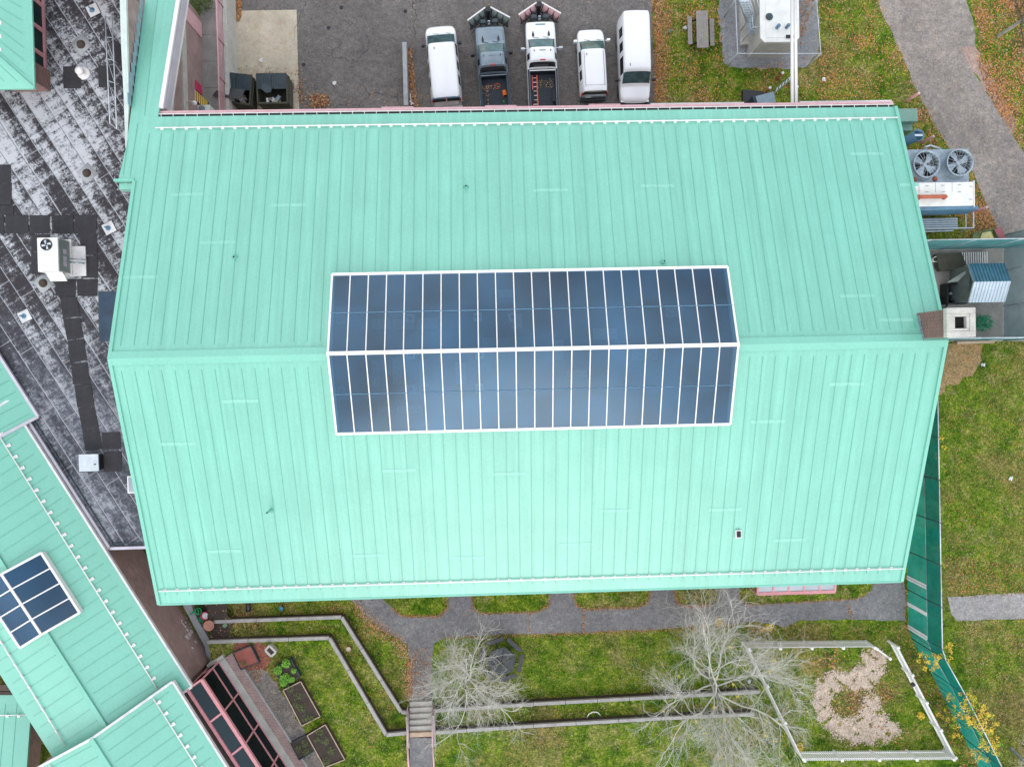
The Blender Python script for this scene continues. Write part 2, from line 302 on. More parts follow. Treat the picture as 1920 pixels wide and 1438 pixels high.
sheet('road',[(1600,-250),(1620,-80),(1645,0),(1666,54),(1692,105),(1711,153),(1737,205),(1775,272),(1823,323),(1861,409),(1884,460),(1960,600),(2200,1000),(2300,930),(2050,520),(1920,288),(1884,230),(1852,176),(1820,125),(1801,93),(1826,86),(1829,51),(1810,0),(1760,-120),(1700,-280)],.006,'road',jit=.09)
sheet('road_shoulder',[(1788,90),(1830,84),(1846,120),(1868,160),(1886,190),(1905,235),(1900,262),(1880,228),(1850,176),(1815,125)],.005,'shoulder',jit=.18,step=.3)
sheet('gravel_pad',[(1345,-60),(1346,30),(1352,75),(1360,120),(1383,130),(1505,129),(1535,98),(1532,-60)],.008,'gravel',jit=.12,step=.3)
sheet('path',[(640,1100),(660,1127),(690,1160),(715,1180),(742,1196),(762,1210),(768,1232),(768,1318),(811,1318),(811,1232),(815,1208),(832,1196),(900,1191),(1095,1186),(1240,1179),(1290,1173),(1420,1166),(1455,1170),(1470,1178),(1500,1163),(1600,1161),(1697,1164),(1700,1128),(1694,1090),(1690,1040),(640,1040)],.006,'path',jit=.05)
for i,pts in enumerate([[(706,1080),(838,1075),(840,1136),(834,1147),(822,1154),(776,1157),(755,1154),(732,1136),(712,1121)],[(884,1075),(1030,1070),(1030,1132),(1022,1143),(1005,1147),(920,1151),(898,1149),(886,1138)],[(1076,1070),(1218,1065),(1219,1122),(1208,1136),(1190,1139),(1100,1142),(1085,1138),(1077,1128)],[(1264,1065),(1345,1060),(1345,1128),(1335,1134),(1290,1137),(1272,1133),(1266,1122)],[(1384,1060),(1640,1055),(1636,1105),(1620,1118),(1600,1124),(1500,1128),(1405,1134),(1388,1124)]]):
    sheet('lawn_island',pts,.012,'lawn',jit=.04,step=.25)
sheet('slab_path',[(1776,1119),(1850,1114),(2100,1104),(2100,1158),(1900,1160),(1794,1164),(1782,1150)],.006,'slabpath',jit=.04)
sheet('straw_patch',[(1730,640),(1835,643),(1842,668),(1828,700),(1800,716),(1775,722),(1760,745),(1730,745)],.008,'straw',jit=.22,step=.3)
CH=[]
for pts in ([(1622,1222),(1655,1225),(1652,1262),(1625,1290),(1606,1290),(1600,1262),(1622,1244)],[(1601,1262),(1604,1291),(1588,1279),(1570,1286),(1552,1303),(1552,1335),(1566,1345),(1572,1352),(1568,1376),(1540,1347),(1528,1312),(1532,1282),(1560,1264)],[(1573,1350),(1600,1352),(1621,1334),(1626,1305),(1642,1303),(1645,1340),(1668,1352),(1688,1370),(1655,1386),(1600,1388),(1569,1377)]): CH.append(pts)
# terraces rise southwards in two steps held by timber walls; the stair passes between them
Z1,Z2=.5,1.0
def terr(pts,z,name='terrace'):
    mb=MB(); w=[P(x,y,z) for x,y in pts]; mb.prism(w,-.1,z); struct(name,mb,'lawn')
terr([(395,1166),(643,1160),(752,1337),(766,1337),(766,1560),(395,1560)],Z1)
terr([(390,1206),(617,1199),(725,1378),(766,1375),(766,1580),(600,1580),(520,1450),(402,1250)],Z2)
terr([(812,1334),(1000,1323),(1240,1310),(1420,1300),(1440,1350),(1500,1460),(1560,1580),(812,1580)],Z1)
terr([(812,1376),(1000,1365),(1240,1351),(1412,1342),(1450,1430),(1520,1580),(812,1580)],Z2)
mb=MB(); mb.prism([P(x,y,Z2+.01) for x,y in [(768,1383),(810,1383),(812,1590),(770,1590)]],-.1,Z2+.01); struct('upper_walk',mb,'path')
def timber(name,pts,z,label,w=.22,m='timber',grp='timber retaining walls in the garden'):
    w3=[P(x,y,z) for x,y in pts]; mb=MB()
    for a,b in zip(w3,w3[1:]):
        n=max(1,round((b-a).length/2.4)); d=(b-a).normalized()
        for k in range(n):
            p=a.lerp(b,k/n)+d*.012; q=a.lerp(b,(k+1)/n)-d*.012
            mb.bar(p-V((0,0,.09)),q-V((0,0,.09)),w,.18); 
            for j in range(1,3): mb.bar(p-V((0,0,.09+j*.19)),q-V((0,0,.09+j*.19)),w-.03,.18,1)  # lower courses take the dark slot: shade painted into the wall face
    o=mb.build(name,[m,'timber_dark'],bevel=.012,org=(w3[0].x,w3[0].y,0)); return tag(o,label,'retaining wall',grp)
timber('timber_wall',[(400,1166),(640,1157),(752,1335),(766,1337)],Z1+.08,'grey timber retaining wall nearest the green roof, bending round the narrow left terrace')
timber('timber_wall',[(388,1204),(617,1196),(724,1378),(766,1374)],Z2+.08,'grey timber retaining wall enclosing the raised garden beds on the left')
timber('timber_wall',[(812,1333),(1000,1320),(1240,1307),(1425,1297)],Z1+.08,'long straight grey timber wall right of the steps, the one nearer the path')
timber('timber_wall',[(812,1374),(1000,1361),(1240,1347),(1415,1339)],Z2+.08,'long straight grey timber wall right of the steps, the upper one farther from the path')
# garden stair
a=P(768,1314,0); b=P(811,1312,0); st=thing('garden_steps','weathered concrete garden steps between the two pink handrails','steps',(a+b)/2)
ex=(b-a); dn=P(768,1383,Z2)-a; dn.z=0; nst=6; d1=dn.normalized(); run=dn.length/nst
for k in range(nst):
    mb=MB(); mb.obox(a+d1*run*k+V((0,0,-.05)),ex,d1*(run-.02),(0,0,.05+Z2/nst*(k+1))); mb.build('step','tan_board' if k==5 else 'concrete_light',st,bevel=.02)
for s in (0,1):
    q=a+ex*(s) +ex.normalized()*(-.16 if s==0 else .04); mb=MB(); mb.obox(q+d1*.5,ex.normalized()*.14,d1*(dn.length+.1),(0,0,Z2+.12)); mb.build('cheek_wall','timber',st)
def handrail(px,label):
    p0=P(px,1318,0); mb=MB(); ps=[]; base=[(p0,0),(p0+d1*dn.length,Z2),(p0+d1*(dn.length+1.6),Z2),(p0+d1*(dn.length+4.2),Z2)]
    t=thing('handrail',label,'handrail',p0,0,'pink handrails of the garden steps')
    top=[p+V((0,0,z+.9)) for p,z in base]; mb.path(top,.035); mb.build('rail','pink_light',t,True)
    mb=MB(); mb.path([p-V((0,0,.4)) for p in top],.025); mb.build('lower_rail','pink_light',t,True)
    for p,z in base: m2=MB(); m2.tube(p+V((0,0,z)),p+V((0,0,z+.9)),.03); m2.build('post','pink_light',t,True)
handrail(766.5,'pink metal handrail on the left side of the garden steps'); handrail(812,'pink metal handrail on the right side of the garden steps')
# ---------------------------------------------------------------- roof helper
def slope(mb,a,b,c,d,pitch=.6096,th=.14,rib0=.25,rib1=.25,seam=True,skip=None,panel=True,off=0,n=None):
    """a-b the eave, d-c the ridge; material 0 sheet, 1 seam"""
    a,b,c,d=map(V,(a,b,c,d))
    if panel: mb.slab([a,b,c,d],th,0,0)
    if not seam: return
    e=(b-a); L=e.length; nn=n or int(L/pitch); nrm=(b-a).cross(d-a).normalized()
    if nrm.z<0: nrm=-nrm
    for k in range(nn):
        t=(off+(k+.5)*pitch)/L
        if t>1: break
        p=a.lerp(b,t); q=d.lerp(c,t); l=(q-p).length; u=(q-p).normalized()
        segs=[(rib0,l-rib1)]
        if skip: segs=skip(p,u,segs)
        for s0,s1 in segs:
            if s1-s0>.1: mb.bar(p+u*s0+nrm*.010,p+u*s1+nrm*.010,.021,.026,1,nrm)
def snow_rail(parent,A,B,pitch,nrm,label=None,cl=None,side=None,m='white',maxn=99,offset=.12,sz=.085):
    A,B=V(A),V(B); mb=MB(); d=(B-A).normalized(); L=(B-A).length; up=nrm*.09
    mb.tube(A+up,B+up,.034,n=8); r=mb.build('snow_rail',m,parent,True)
    n=int(L/pitch); sd=d.cross(nrm).normalized()*(side or 1)
    proto=None; rest=MB()
    for k in range(n):
        p=A+d*pitch*(k+.5)
        if k<maxn:
            if proto is None:
                c=MB(); o=sd*offset; c.obox(p-d*sz+o-sd*sz,d*sz*2,sd*sz*2,nrm*.06); c.obox(p-d*.03-sd*.02,d*.06,o,nrm*.12)
                proto=c.build('clamp',m,r); p0=p
            else:
                q=proto.copy(); COL.objects.link(q); q.parent=r; q.location=p-p0
        else: rest.obox(p-d*sz+sd*offset-sd*sz,d*sz*2,sd*sz*2,nrm*.06)
    if rest.v: q=rest.build('clamp',m,r); q['kind']='stuff'
    return r
# ---------------------------------------------------------------- the big hall
X0,X1,YC,W,ZE,ZR=-17.55,21.40,1.034,12.61,9.5,13.49
SL=(ZR-ZE)/W
def onroof(px,py,side,off=0):
    z=12
    for _ in range(30):
        p=P(px,py,z); z=ZR-abs(p.y-YC)*SL+off
    return P(px,py,z)
hall=thing('school_hall','large hall under a mint green gable roof with a long glass skylight on its ridge','building',((X0+X1)/2,YC,0))
kN=[onroof(622,517,1,.22),onroof(1363,502,1,.22)]; kS=[onroof(632,815,-1,.22),onroof(1370,797,-1,.22)]
sx0=(kN[0].x+kS[0].x)/2; sx1=(kN[1].x+kS[1].x)/2; hN=(kN[0].y+kN[1].y)/2-YC; hS=YC-(kS[0].y+kS[1].y)/2; sh=(hN+hS)/2
def rz(y): return ZR-abs(y-YC)*SL
mb=MB(); XG=-19.55; WN=W-.20; YN=YC+WN; YG0=P(222,337,10.6).y
for sg in (1,-1):
    ye=YC+(WN if sg>0 else -W); yk=YC+sg*sh
    def Q(x,y): return V((x,y,rz(y)))
    e=.0
    mb.slab([Q(X0,ye),Q(X1,ye),Q(X1,yk),Q(X0,yk)],.14); mb.slab([Q(X0,yk),Q(sx0+.08,yk),Q(sx0+.08,YC),Q(X0,YC)],.14); mb.slab([Q(sx1-.08,yk),Q(X1,yk),Q(X1,YC),Q(sx1-.08,YC)],.14)
    def skip(p,u,segs):
        if sx0-.1<p.x<sx1+.1: return [(segs[0][0],(abs(ye-yk))/math.cos(math.atan(SL))-.02)]
        return segs
    slope(mb,Q(X0,ye),Q(X1,ye),Q(X1,YC),Q(X0,YC),rib0=1.0 if sg>0 else .55,rib1=.62,skip=skip,panel=False,n=63,off=.1)
# north-west strip running on down past the eave
def QG(x,y): return V((x,y,ZR-(y-YC)*SL))
gn=V((0,SL,1)).normalized(); gp0=QG(0,YC)
def OG(px,py):
    d=RM@V(((px-960)/F,-(py-719)/F,-1)); o=V((0,0,H)); tt=(gp0-o).dot(gn)/d.dot(gn); return o+d*tt
gw=[OG(283,-95),OG(272,0),OG(247,200),OG(237,275),OG(222,336)]; ge=[OG(346,-95),OG(331,0),OG(297.5,207)]
cnr=QG(X0-.003,gw[-1].y); cnn=QG(X0-.003,YN+.3)
mb.slab([gw[0],gw[1],gw[2],gw[3],gw[4],cnr,QG(X0-.003,YN+.003),V((ge[2].x,YN+.003,QG(0,YN+.003).z)),ge[1],ge[0]],.14)
gx=ge[2].x
for q0,q1 in (((302,-60),(271,217)),((258,232),(244,330)),((240,262),(231,328))): mb.bar(OG(*q0)+gn*.01,OG(*q1)+gn*.01,.021,.026,1,gn)
mb.obox(gw[-1]+V((-.22,-.12,-.25)),(cnr.x-gw[-1].x+.2,0,0),(0,.12,0),(0,0,.3),0); mb.obox(gw[-1]+V((-.1,-.45,-.75)),(.75,0,0),(0,.3,0),(0,0,.5),2)
# lap splices: short lighter strips pressed over the sheets
for x,y in [(352,365),(542,385),(408,455),(1033,357),(1233,349),(1625,289),(1705,347),(1607,555),(450,752),(335,832),(748,882),(955,888),(1155,957),(1360,955),(692,1041),(420,1033),(1587,720),(1480,1012),(1080,1020),(880,1045),(1440,790),(262,520),(1680,600)]:
    p=onroof(x,y,0); sgn=1 if p.y>YC else -1
    hw=.85 if x!=1705 else .5
    n_=V((0,sgn*SL,1)).normalized(); u=V((0,1,-sgn*SL)).normalized()
    mb.obox(p-V((hw,0,0))-u*.085+n_*.003,(2*hw,0,0),u*.17,n_*.008,2)
roof=mb.build('roof',['roof_hall','roof_seam','roof_splice'],hall)
for nm,a_,b_ in (('ridge_cap',X0-.03,sx0-.02),('ridge_cap',sx1+.02,X1+.03)):
    c=MB()
    for sg in (1,-1): c.slab([V((a_,YC,ZR+.075)),V((b_,YC,ZR+.075)),V((b_,YC+sg*.32,ZR+.075-.32*SL)),V((a_,YC+sg*.32,ZR+.075-.32*SL))],.05)
    c.build(nm,'roof',hall)
for (xa) in (X0,X1):      # rake trims and dark fascia
    c=MB()
    for sg in (1,-1):
        p=V((xa,YC,ZR+.03)); q=V((xa,YC+sg*(WN if sg>0 else W),rz(YC+sg*(WN if sg>0 else W))+.03))
        if xa==X0 and sg>0: q=V((xa,YG0-.1,rz(YG0-.1)+.03))
        c.bar(p,q,.16,.10,0); c.bar(p+V((0,0,-.2)),q+V((0,0,-.2)),.09,.30,1)
    c.build('rake_trim',['roof','white_dirty'],hall)
# eave trims
c=MB(); c.box(((X0+X1)/2,YC-W-.02,ZE-.24),(X1-X0,.1,.26),m=0); c.build('eave_trim','roof',hall)
c=MB(); x_a=X0+.55
c.box(((x_a+X1)/2,YN+.085,ZE-.2),(X1-x_a,.15,.03),m=1); c.box(((x_a+X1)/2,YN+.17,ZE-.12),(X1-x_a,.03,.1),m=0)
for k in range(63): c.box((x_a+.3+k*.6096,YN+.085,ZE-.03),(.03,.15,.02),m=0)
c.build('gutter',['white','dark'],hall)
c=MB(); c.box(((x_a+X1)/2,YN+.325,ZE-.45),(X1-x_a+.1,.12,.25),m=0); c.box(((x_a+X1)/2,YN+.225,ZE-.45),(X1-x_a,.07,.25),m=1); c.build('pink_fascia_beam',['pink_light','pink_dark'],hall)
for a_,b_ in ((1220,1395),(1500,1672),(1104,1163),(909,968),(715,775)):
    p=P(a_,189,7.9); q=P(b_,188,7.9); c=MB(); c.box(((p.x+q.x)/2,YN+.75,7.75),(q.x-p.x,.45,.15)); c.build('canopy_ledge','white_dirty' if a_ in(1220,1500) else 'pink_light',hall)
# walls: brick, one shell with the gables
wx0,wx1,wy0,wy1=X0+.5,X1-.35,YC-W+.5,YC+W-.45; c=MB()
def gable(x): return [(x,wy0,0),(x,wy1,0),(x,wy1,rz(wy1)-.15),(x,YC,ZR-.17),(x,wy0,rz(wy0)-.15)]
c.face(gable(wx1)); c.face(gable(wx0)[::-1]); c.face([(wx0,wy0,0),(wx1,wy0,0),(wx1,wy0,rz(wy0)-.15),(wx0,wy0,rz(wy0)-.15)]); c.face([(wx1,wy1,0),(wx0,wy1,0),(wx0,wy1,rz(wy1)-.15),(wx1,wy1,rz(wy1)-.15)])
c.build('wall','brick',hall)
# snow rails with a clamp on every seam
nN=V((0,SL,1)).normalized(); nS=V((0,-SL,1)).normalized()
aN=onroof(293,243,1); bN=onroof(1680,222,1); yN=(aN.y+bN.y)/2; aS=onroof(302,1107,-1); bS=onroof(1690,1063,-1); yS=(aS.y+bS.y)/2
snow_rail(hall,(aN.x,yN,rz(yN)),(X1-.05,yN,rz(yN)),.6096,nN,maxn=50,offset=.0,sz=.075); snow_rail(hall,(X0+.15,yS,rz(yS)),(X1-.05,yS,rz(yS)),.6096,nS,maxn=50,offset=.0,sz=.075)
# skylight
sk=MB(); base=.22; nb=22; bw=(sx1-sx0)/nb
glassmat('glazing_hall',(.42,.66,.88),(.024,.095,.185),.46,.07,.14,((X0+X1)/2-sx0,bw))
def K(x,y,o=base): return V((x,y,rz(y)+o))
tops=.34
for sg in (1,-1):
    ye=YC+sg*sh
    for k in range(nb+1):
        x=sx0+k*bw; w_=.10 if k in(0,nb) else .065
        sk.bar(K(x,ye),K(x,YC,tops),w_ if k in(0,nb) else .052,.08)
    sk.bar(K(sx0,ye),K(sx1,ye),.13,.14); sk.box(((sx0+sx1)/2,ye-sg*.02,rz(ye)-.05),(sx1-sx0+.16,.10,.24))
sk.bar(K(sx0-.05,YC,tops+.05),K(sx1+.05,YC,tops+.05),.18,.10)
for x in (sx0,sx1):
    for sg in (1,-1): sk.obox(K(x-.04,YC+sg*sh,-.02),(.08,0,0),K(x,YC,-.02)-K(x,YC+sg*sh,-.02),(0,0,.26))
sky=sk.build('skylight','white',hall,bevel=.008)
for sg in (1,-1):
    ye=YC+sg*sh; c=MB(); ym=(ye+YC)/2
    c.face([K(sx0,ye,base+.02),K(sx1,ye,base+.02),K(sx1,YC,tops+.02),K(sx0,YC,tops+.02)] if sg<0 else [K(sx1,ye,base+.02),K(sx0,ye,base+.02),K(sx0,YC,tops+.02),K(sx1,YC,tops+.02)]); c.build('glazing','glazing_hall',sky)
    c=MB(); c.bar(K(sx0,ym,(base+tops)/2+.03),K(sx1,ym,(base+tops)/2+.03),.04,.03); c.build('glazing_bar','blue_steel',sky)
# plumbing vents
for x,y,hh in [(874,352,.35),(441,483,.25),(1242,492,.45),(509,956,.75)]:
    p=onroof(x,y,0); c=MB(); c.lathe(p-V((0,0,.05)),[(.14,0),(.14,.06),(.055,.1),(.055,hh),(.04,hh)],14); c.lathe(p+V((0,0,hh-.048)),[(.041,0),(.039,.002)],14,1); c.build('vent_pipe',['roof_seam','blackhole'],hall,True)
p=onroof(1383,1000,0); c=MB(); c.box(p,(.3,.42,.16),m=0); c.box(p+V((0,0,.161)),(.2,.3,.06),m=1); c.build('roof_hatch',['white','dark'],hall,bevel=.01)
# bay window on the south side
a=P(1420,1114,2.6); b=P(1565,1107,2.6); yb=(a.y+b.y)/2; bay=MB(); nbay=5
L=b.x-a.x
bay.box(((a.x+b.x)/2,yb+.05,0),(L,.12,.6),m=1)
for k in range(nbay+1): bay.bar((a.x+L*k/nbay,yb,2.6),(a.x+L*k/nbay,wy0,3.3),.12,.1); bay.bar((a.x+L*k/nbay,yb,.5),(a.x+L*k/nbay,yb,2.6),.1,.1)
bay.bar((a.x,yb,2.6),(b.x,yb,2.6),.2,.16); bay.bar((a.x,yb,.6),(b.x,yb,.6),.12,.12)
bw_=bay.build('bay_window',['pink','brick'],hall)
c=MB(); c.face([(a.x,yb,2.62),(b.x,yb,2.62),(b.x,wy0,3.32),(a.x,wy0,3.32)]); c.build('roof_glass','polycarb',bw_)
# chimney
ct=11.2; t0,t1=P(1775,578,ZR+1.9),P(1830,631,ZR+1.9); cx,cy=(t0.x+t1.x)/2,(t0.y+t1.y)/2; cw=abs(t1.x-t0.x); ztop=ZR+1.9
c=MB(); c.box((cx,cy,0),(cw-.1,cw-.1,ztop-.25)); ch=c.build('chimney','brick_big',hall)
c=MB(); r1,r2,r3=cw/2,cw*.30,cw*.20
for q0,q1,hh in ((r1,r2,0),(r2,r3,-.03)):
    for i in range(4):
        an=i*math.pi/2; cs,sn=math.cos(an),math.sin(an)
        def rt(x,y): return V((cx+x*cs-y*sn,cy+x*sn+y*cs,ztop-.25))
        ww=q0 if i%2==0 else q1
        c.obox(rt(-ww,-q0),rt(ww-.0,-q0)-rt(-ww,-q0),(rt(0,-q1)-rt(0,-q0))*.985,(0,0,.25+hh))
cc=c.build('chimney_cap','concrete_light',ch,bevel=.012)
c=MB(); c.box((cx,cy,ztop-.24),(r3*2.02,r3*2.02,.01)); c.build('flue','blackhole',ch)
# stepped flashing at the chimney foot
c=MB(); fx=cx-cw/2+.05
for k in range(7):
    y=cy+cw/2-.15-k*.18; c.obox((fx-.02,y-.16,rz(y)),(.015,0,0),(0,.16,0),(0,0,.22+.0*k)); 
c.build('flashing','galv',ch)
# ---------------------------------------------------------------- inside the hall, seen through the skylight
c=MB(); c.face([(wx0+.1,wy0+.1,.01),(wx1-.1,wy0+.1,.01),(wx1-.1,wy1-.1,.01),(wx0+.1,wy1-.1,.01)]); struct('hall_floor',c,'intfloor')
def IP(x,y,z): return P(600+x/4.108,480+y/4.108,z)
a=IP(1250,630,.02); b=IP(1660,1190,.02); c=MB(); c.face([(a.x,b.y,.02),(b.x,b.y,.02),(b.x,a.y,.02),(a.x,a.y,.02)]); tag(c.build('floor_mat','tealmat',org=a),'wide teal mat on the floor under the middle of the skylight','mat')
def desk(x0,y0,x1,y1,label,off=(0,0)):
    a=IP(x0+off[0],y0+off[1],.75); b=IP(x1+off[0],y1+off[1],.75); w,d=abs(b.x-a.x),abs(b.y-a.y); q=V(((a.x+b.x)/2,(a.y+b.y)/2,0))
    t=thing('desk',label,'desk',q,0,'desks inside the hall'); c=MB(); c.box(q+V((0,0,.71)),(w,d,.04)); c.build('top','desk',t,bevel=.01)
    for sx in(-1,1):
        for sy in(-1,1): c=MB(); c.box(q+V((sx*(w/2-.08),sy*(d/2-.08),0)),(.05,.05,.71)); c.build('leg','dark',t)
D_=[((395,485,545,565),'pale desk under the upper left glass, first of a row of three'),((560,485,720,565),'pale desk under the upper left glass, middle of a row of three'),((745,480,905,560),'pale desk under the upper left glass, last of a row of three'),((395,805,460,1005),'pale long table under the lower glass, leftmost of the upright ones'),((555,790,635,990),'pale long table under the lower glass, second upright one from left'),((760,800,840,1005),'pale long table under the lower glass, third upright one from left'),((1040,820,1130,985),'cluttered pale table under the lower glass, left of the teal mat'),((440,1160,570,1210),'dim wide desk near the lower edge of the glass, left one'),((590,1155,790,1210),'dim wide desk near the lower edge of the glass, right one')]
for q,l in D_: desk(*q,l)
for (x0,y0,x1,y1),l in [((1480,445,1560,560),'small pale desk beneath the glass right of the three desks'),((1810,650,1880,800),'pale tall table beyond the teal mat'),((2100,560,2290,640),'pale desk under the upper right glass'),((2400,700,2600,800),'desk below the ridge in the right half of the glass'),((1900,880,2060,930),'pale narrow desk under the lower right glass'),((1370,260,1480,320),'pale cabinet top near the upper edge of the glass'),((2660,380,2800,470),'desk near the upper edge at the far right of the glass')]: desk(x0,y0,x1,y1,l)
pz=5.4
for i,(x,y) in enumerate([(695,480),(1215,470),(1485,470),(700,760),(1230,760),(160,490),(170,1035),(700,1025),(1230,1015),(150,780)]):
    p=IP(x,y,pz); t=thing('ceiling_fan_light','square hanging fixture seen through the glass near '+['the first three desks','the middle of the upper pane rows','the teal mat, tilted slightly','the ridge on the left','the ridge by the teal mat','the upper left corner pane','the lower left corner pane','the lower edge above a long table','the lower edge beside the teal mat','the left end of the ridge'][i],'light fixture',p,rad(20) if i==2 else 0,'hanging fixtures inside the hall')
    c=MB(); c.box((0,0,0),(.50,.5,.12)); c.build('housing','galv_light',t,local=True,bevel=.01); c=MB(); c.lathe((0,0,.122),[(.12,0),(.13,.01)],16); c.build('opening','dark',t,local=True); c=MB(); c.tube((0,0,.12),(0,0,5.4),.01); c.build('hanger','galv',t,local=True)
# ---------------------------------------------------------------- north-west link: parapet, rake gutter, courtyard wall
c=MB(); pa=[P(223.5,-20,9.4),P(226,75,9.4),P(235,250,9.4),P(235,278,9.4)]; pb=[P(237,-20,9.4),P(239,75,9.4),P(244,213,9.4),P(238,279,9.4)]
for i in range(3):
    c.face([pa[i],pa[i+1],pb[i+1],pb[i]][::-1],0)
pe=pb[:]
cop=c
cp=MB(); Lp=[(224,-20),(226.5,75),(232,185),(235,278)]; Rp=[(237,-20),(239,75),(242.5,185),(240,278)]
for i in range(3):
    q=[P(*Lp[i],9.4),P(*Lp[i+1],9.4),P(*Rp[i+1],9.4),P(*Rp[i],9.4)]; cp.slab(q,.12)
    m0=[a.lerp(b,.72) for a,b in ((q[0],q[3]),(q[1],q[2]))]; cp.slab([m0[0]+V((0,0,.05)),m0[1]+V((0,0,.05)),q[2]+V((0,0,.05)),q[3]+V((0,0,.05))],.04)
cp.build('parapet_coping','coping_white',hall)
c=MB()
for i in range(3):
    a,b=P(*Rp[i],9.4),P(*Rp[i+1],9.4); a.x-=.05; b.x-=.05
    c.face([(a.x,a.y,4),(b.x,b.y,4),(b.x,b.y,9.3),(a.x,a.y,9.3)][::-1])
    a,b=P(*Lp[i],9.4),P(*Lp[i+1],9.4); a.x+=.05; b.x+=.05
    c.face([(a.x,a.y,3),(b.x,b.y,3),(b.x,b.y,9.3),(a.x,a.y,9.3)])
c.build('parapet_wall','brick',hall)
c=MB(); 
for k in range(11):
    y=20.3-k*.62; zz=QG(0,y).z; xx=P(*Rp[0],9.4).x-.02+.0
    xx=-19.56
    fk=k/11; q=gw[1].lerp(gw[2],fk); q1=gw[1].lerp(gw[2],(k+1)/11); c.obox((q.x-.03,q1.y,q1.z),(.03,0,0),(0,q.y-q1.y,0),(0,0,.34))
c.build('stepped_flashing','bluegray',hall)
xr=X0+.5
c=MB(); o=ge[0]+V((0,0,-.02)); e=ge[2]+(ge[2]-ge[0]).normalized()*(-.15)+V((0,0,-.02))
c.bar(o+V((.1,0,0)),e+V((.1,0,0)),.2,.14,0); c.bar(o+V((.1,0,-.45)),e+V((.1,0,-.45)),.26,.5,1); c.bar(o+V((.05,0,-.9)),e+V((.05,0,-.9)),.14,.4,0); c.build('rake_gutter',['white','lilac'],hall)
wxc=P(377.5,40,1.6).x; yt=P(377,33,1.6).y
c=MB(); ya=YN-.3
c.face([(wxc,ya,0),(wxc,yt,0),(wxc,yt,QG(0,yt).z-.2),(wxc,ya,QG(0,ya).z-.2)]); c.face([(wxc,yt,0),(wxc-6,yt,0),(wxc-6,yt,QG(0,yt).z-.2),(wxc,yt,QG(0,yt).z-.2)]); c.build('courtyard_wall','brick',hall)
c=MB(); c.box((wxc+.04,(ya+yt)/2-.2,4.1),(.08,yt-ya-.4,.62)); c.build('stone_band','concrete_light',hall)
c=MB(); c.box((wxc+.04,(ya+yt)/2-2.2,6.0),(.08,yt-ya-4.2,.25)); c.build('stone_band','concrete_light',hall)
def onwall(px,py,x):
    d=RM@V(((px-960)/F,-(py-719)/F,-1)); t=x/d.x; return V((x,d.y*t,H+d.z*t))
def wallpanel(name,pxs,m,th=.06):
    q=[onwall(300+x/6.54,y/6.54,wxc) for x,y in pxs]; y0,y1=min(p.y for p in q),max(p.y for p in q); z0,z1=min(p.z for p in q),max(p.z for p in q)
    c=MB(); c.box((wxc+th/2+.002,(y0+y1)/2,max(z0,1.6)),(th,y1-y0,z1-max(z0,1.6))); return c.build(name,m,hall,bevel=.008)
wallpanel('garage_door',[(288,40),(500,285),(500,465),(292,215)],'pink_light'); wallpanel('hatch_door',[(428,985),(503,1060),(503,1160),(430,1100)],'magenta')
# ---------------------------------------------------------------- courtyard: sidewalk, retaining wall, rail
sw=[P(x,y,1.6) for x,y in [(377.5,-120),(419,-120),(419,215),(377.5,215)]]
c=MB(); xs=[P(378,100,1.6).x,P(419,100,1.6).x]; ys=[YN-.2,P(0,-150,1.6).y]
for k in range(9):
    y=ys[0]+k*1.62; c.box(((xs[0]+xs[1])/2,y+.81,-.1),(xs[1]-xs[0],1.60,1.7))
struct('sidewalk',c,'concrete')
xw=P(419,100,1.7).x; c=MB(); c.box((xw+.14,(ys[0]+ys[1])/2,0),(.26,ys[1]-ys[0],1.72)); tag(c.build('concrete_retaining_wall','concrete_light',org=(xw,ys[0],0),bevel=.02),'pale concrete retaining wall between the raised sidewalk and the parking lot','retaining wall')
rl=thing('pink_railing','long pink metal railing on the concrete wall beside the dumpsters','railing',(xw,ys[0]+.2,1.7)); c=MB()
for zz,r in ((2.78,.045),(2.55,.022),(2.35,.022),(2.15,.022),(1.95,.022)): c.tube((xw+.05,ys[0]+.3,zz),(xw+.05,ys[1],zz),r)
c.build('rails','pink_light',rl,True)
for k in range(5): c=MB(); c.tube((xw+.05,ys[0]+.35+k*2.35,1.7),(xw+.05,ys[0]+.35+k*2.35,2.8),.04); c.build('post','pink_dark',rl,True)
# striped barrier, small white condenser and wall lamp in the courtyard corner
p=P(372,186,1.6); b=thing('striped_barrier','yellow and black striped barrier leaning at the foot of the courtyard wall','barrier',p); u=(P(390,200,2.0)-P(358,170,3.2)); a0=P(358,169,3.1); a1=P(391,200,2.1)
c=MB(); n=9
for k in range(n):
    q0=a0.lerp(a1,k/n); q1=a0.lerp(a1,(k+1)/n); c.obox(q0+V((0,-.35,0)),(q1-q0)*.55,(0,.6,0),(0,0,.03),0); c.obox(q0.lerp(q1,.55)+V((0,-.35,-.004)),(q1-q0)*.45,(0,.6,0),(0,0,.03),1)
c.build('slats',['yellow','dark'],b)
c=MB(); c.bar(a0+V((0,-.3,-.05)),a1+V((0,-.3,-.05)),.06,.06); c.bar(a0+V((0,.2,-.05)),a1+V((0,.2,-.05)),.06,.06); c.bar(a1+V((0,0,-.05)),V((a1.x,a1.y,1.6)),.05,.05); c.bar(a0+V((0,0,-.05)),V((a0.x,a0.y,1.6)),.05,.05); c.build('frame','dark',b)
p=P(378,204,2.6); t=thing('wall_condenser','white condenser box by the pink beam in the courtyard corner','air conditioner',(p.x,p.y,1.6)); c=MB(); c.box((p.x,p.y,1.6),(.95,.5,.95)); c.build('cabinet','cream',t,bevel=.03); c=MB(); c.lathe((p.x,p.y,2.551),[(.2,0),(.2,.02),(.05,.03)],18); c.build('grille','galv',t)
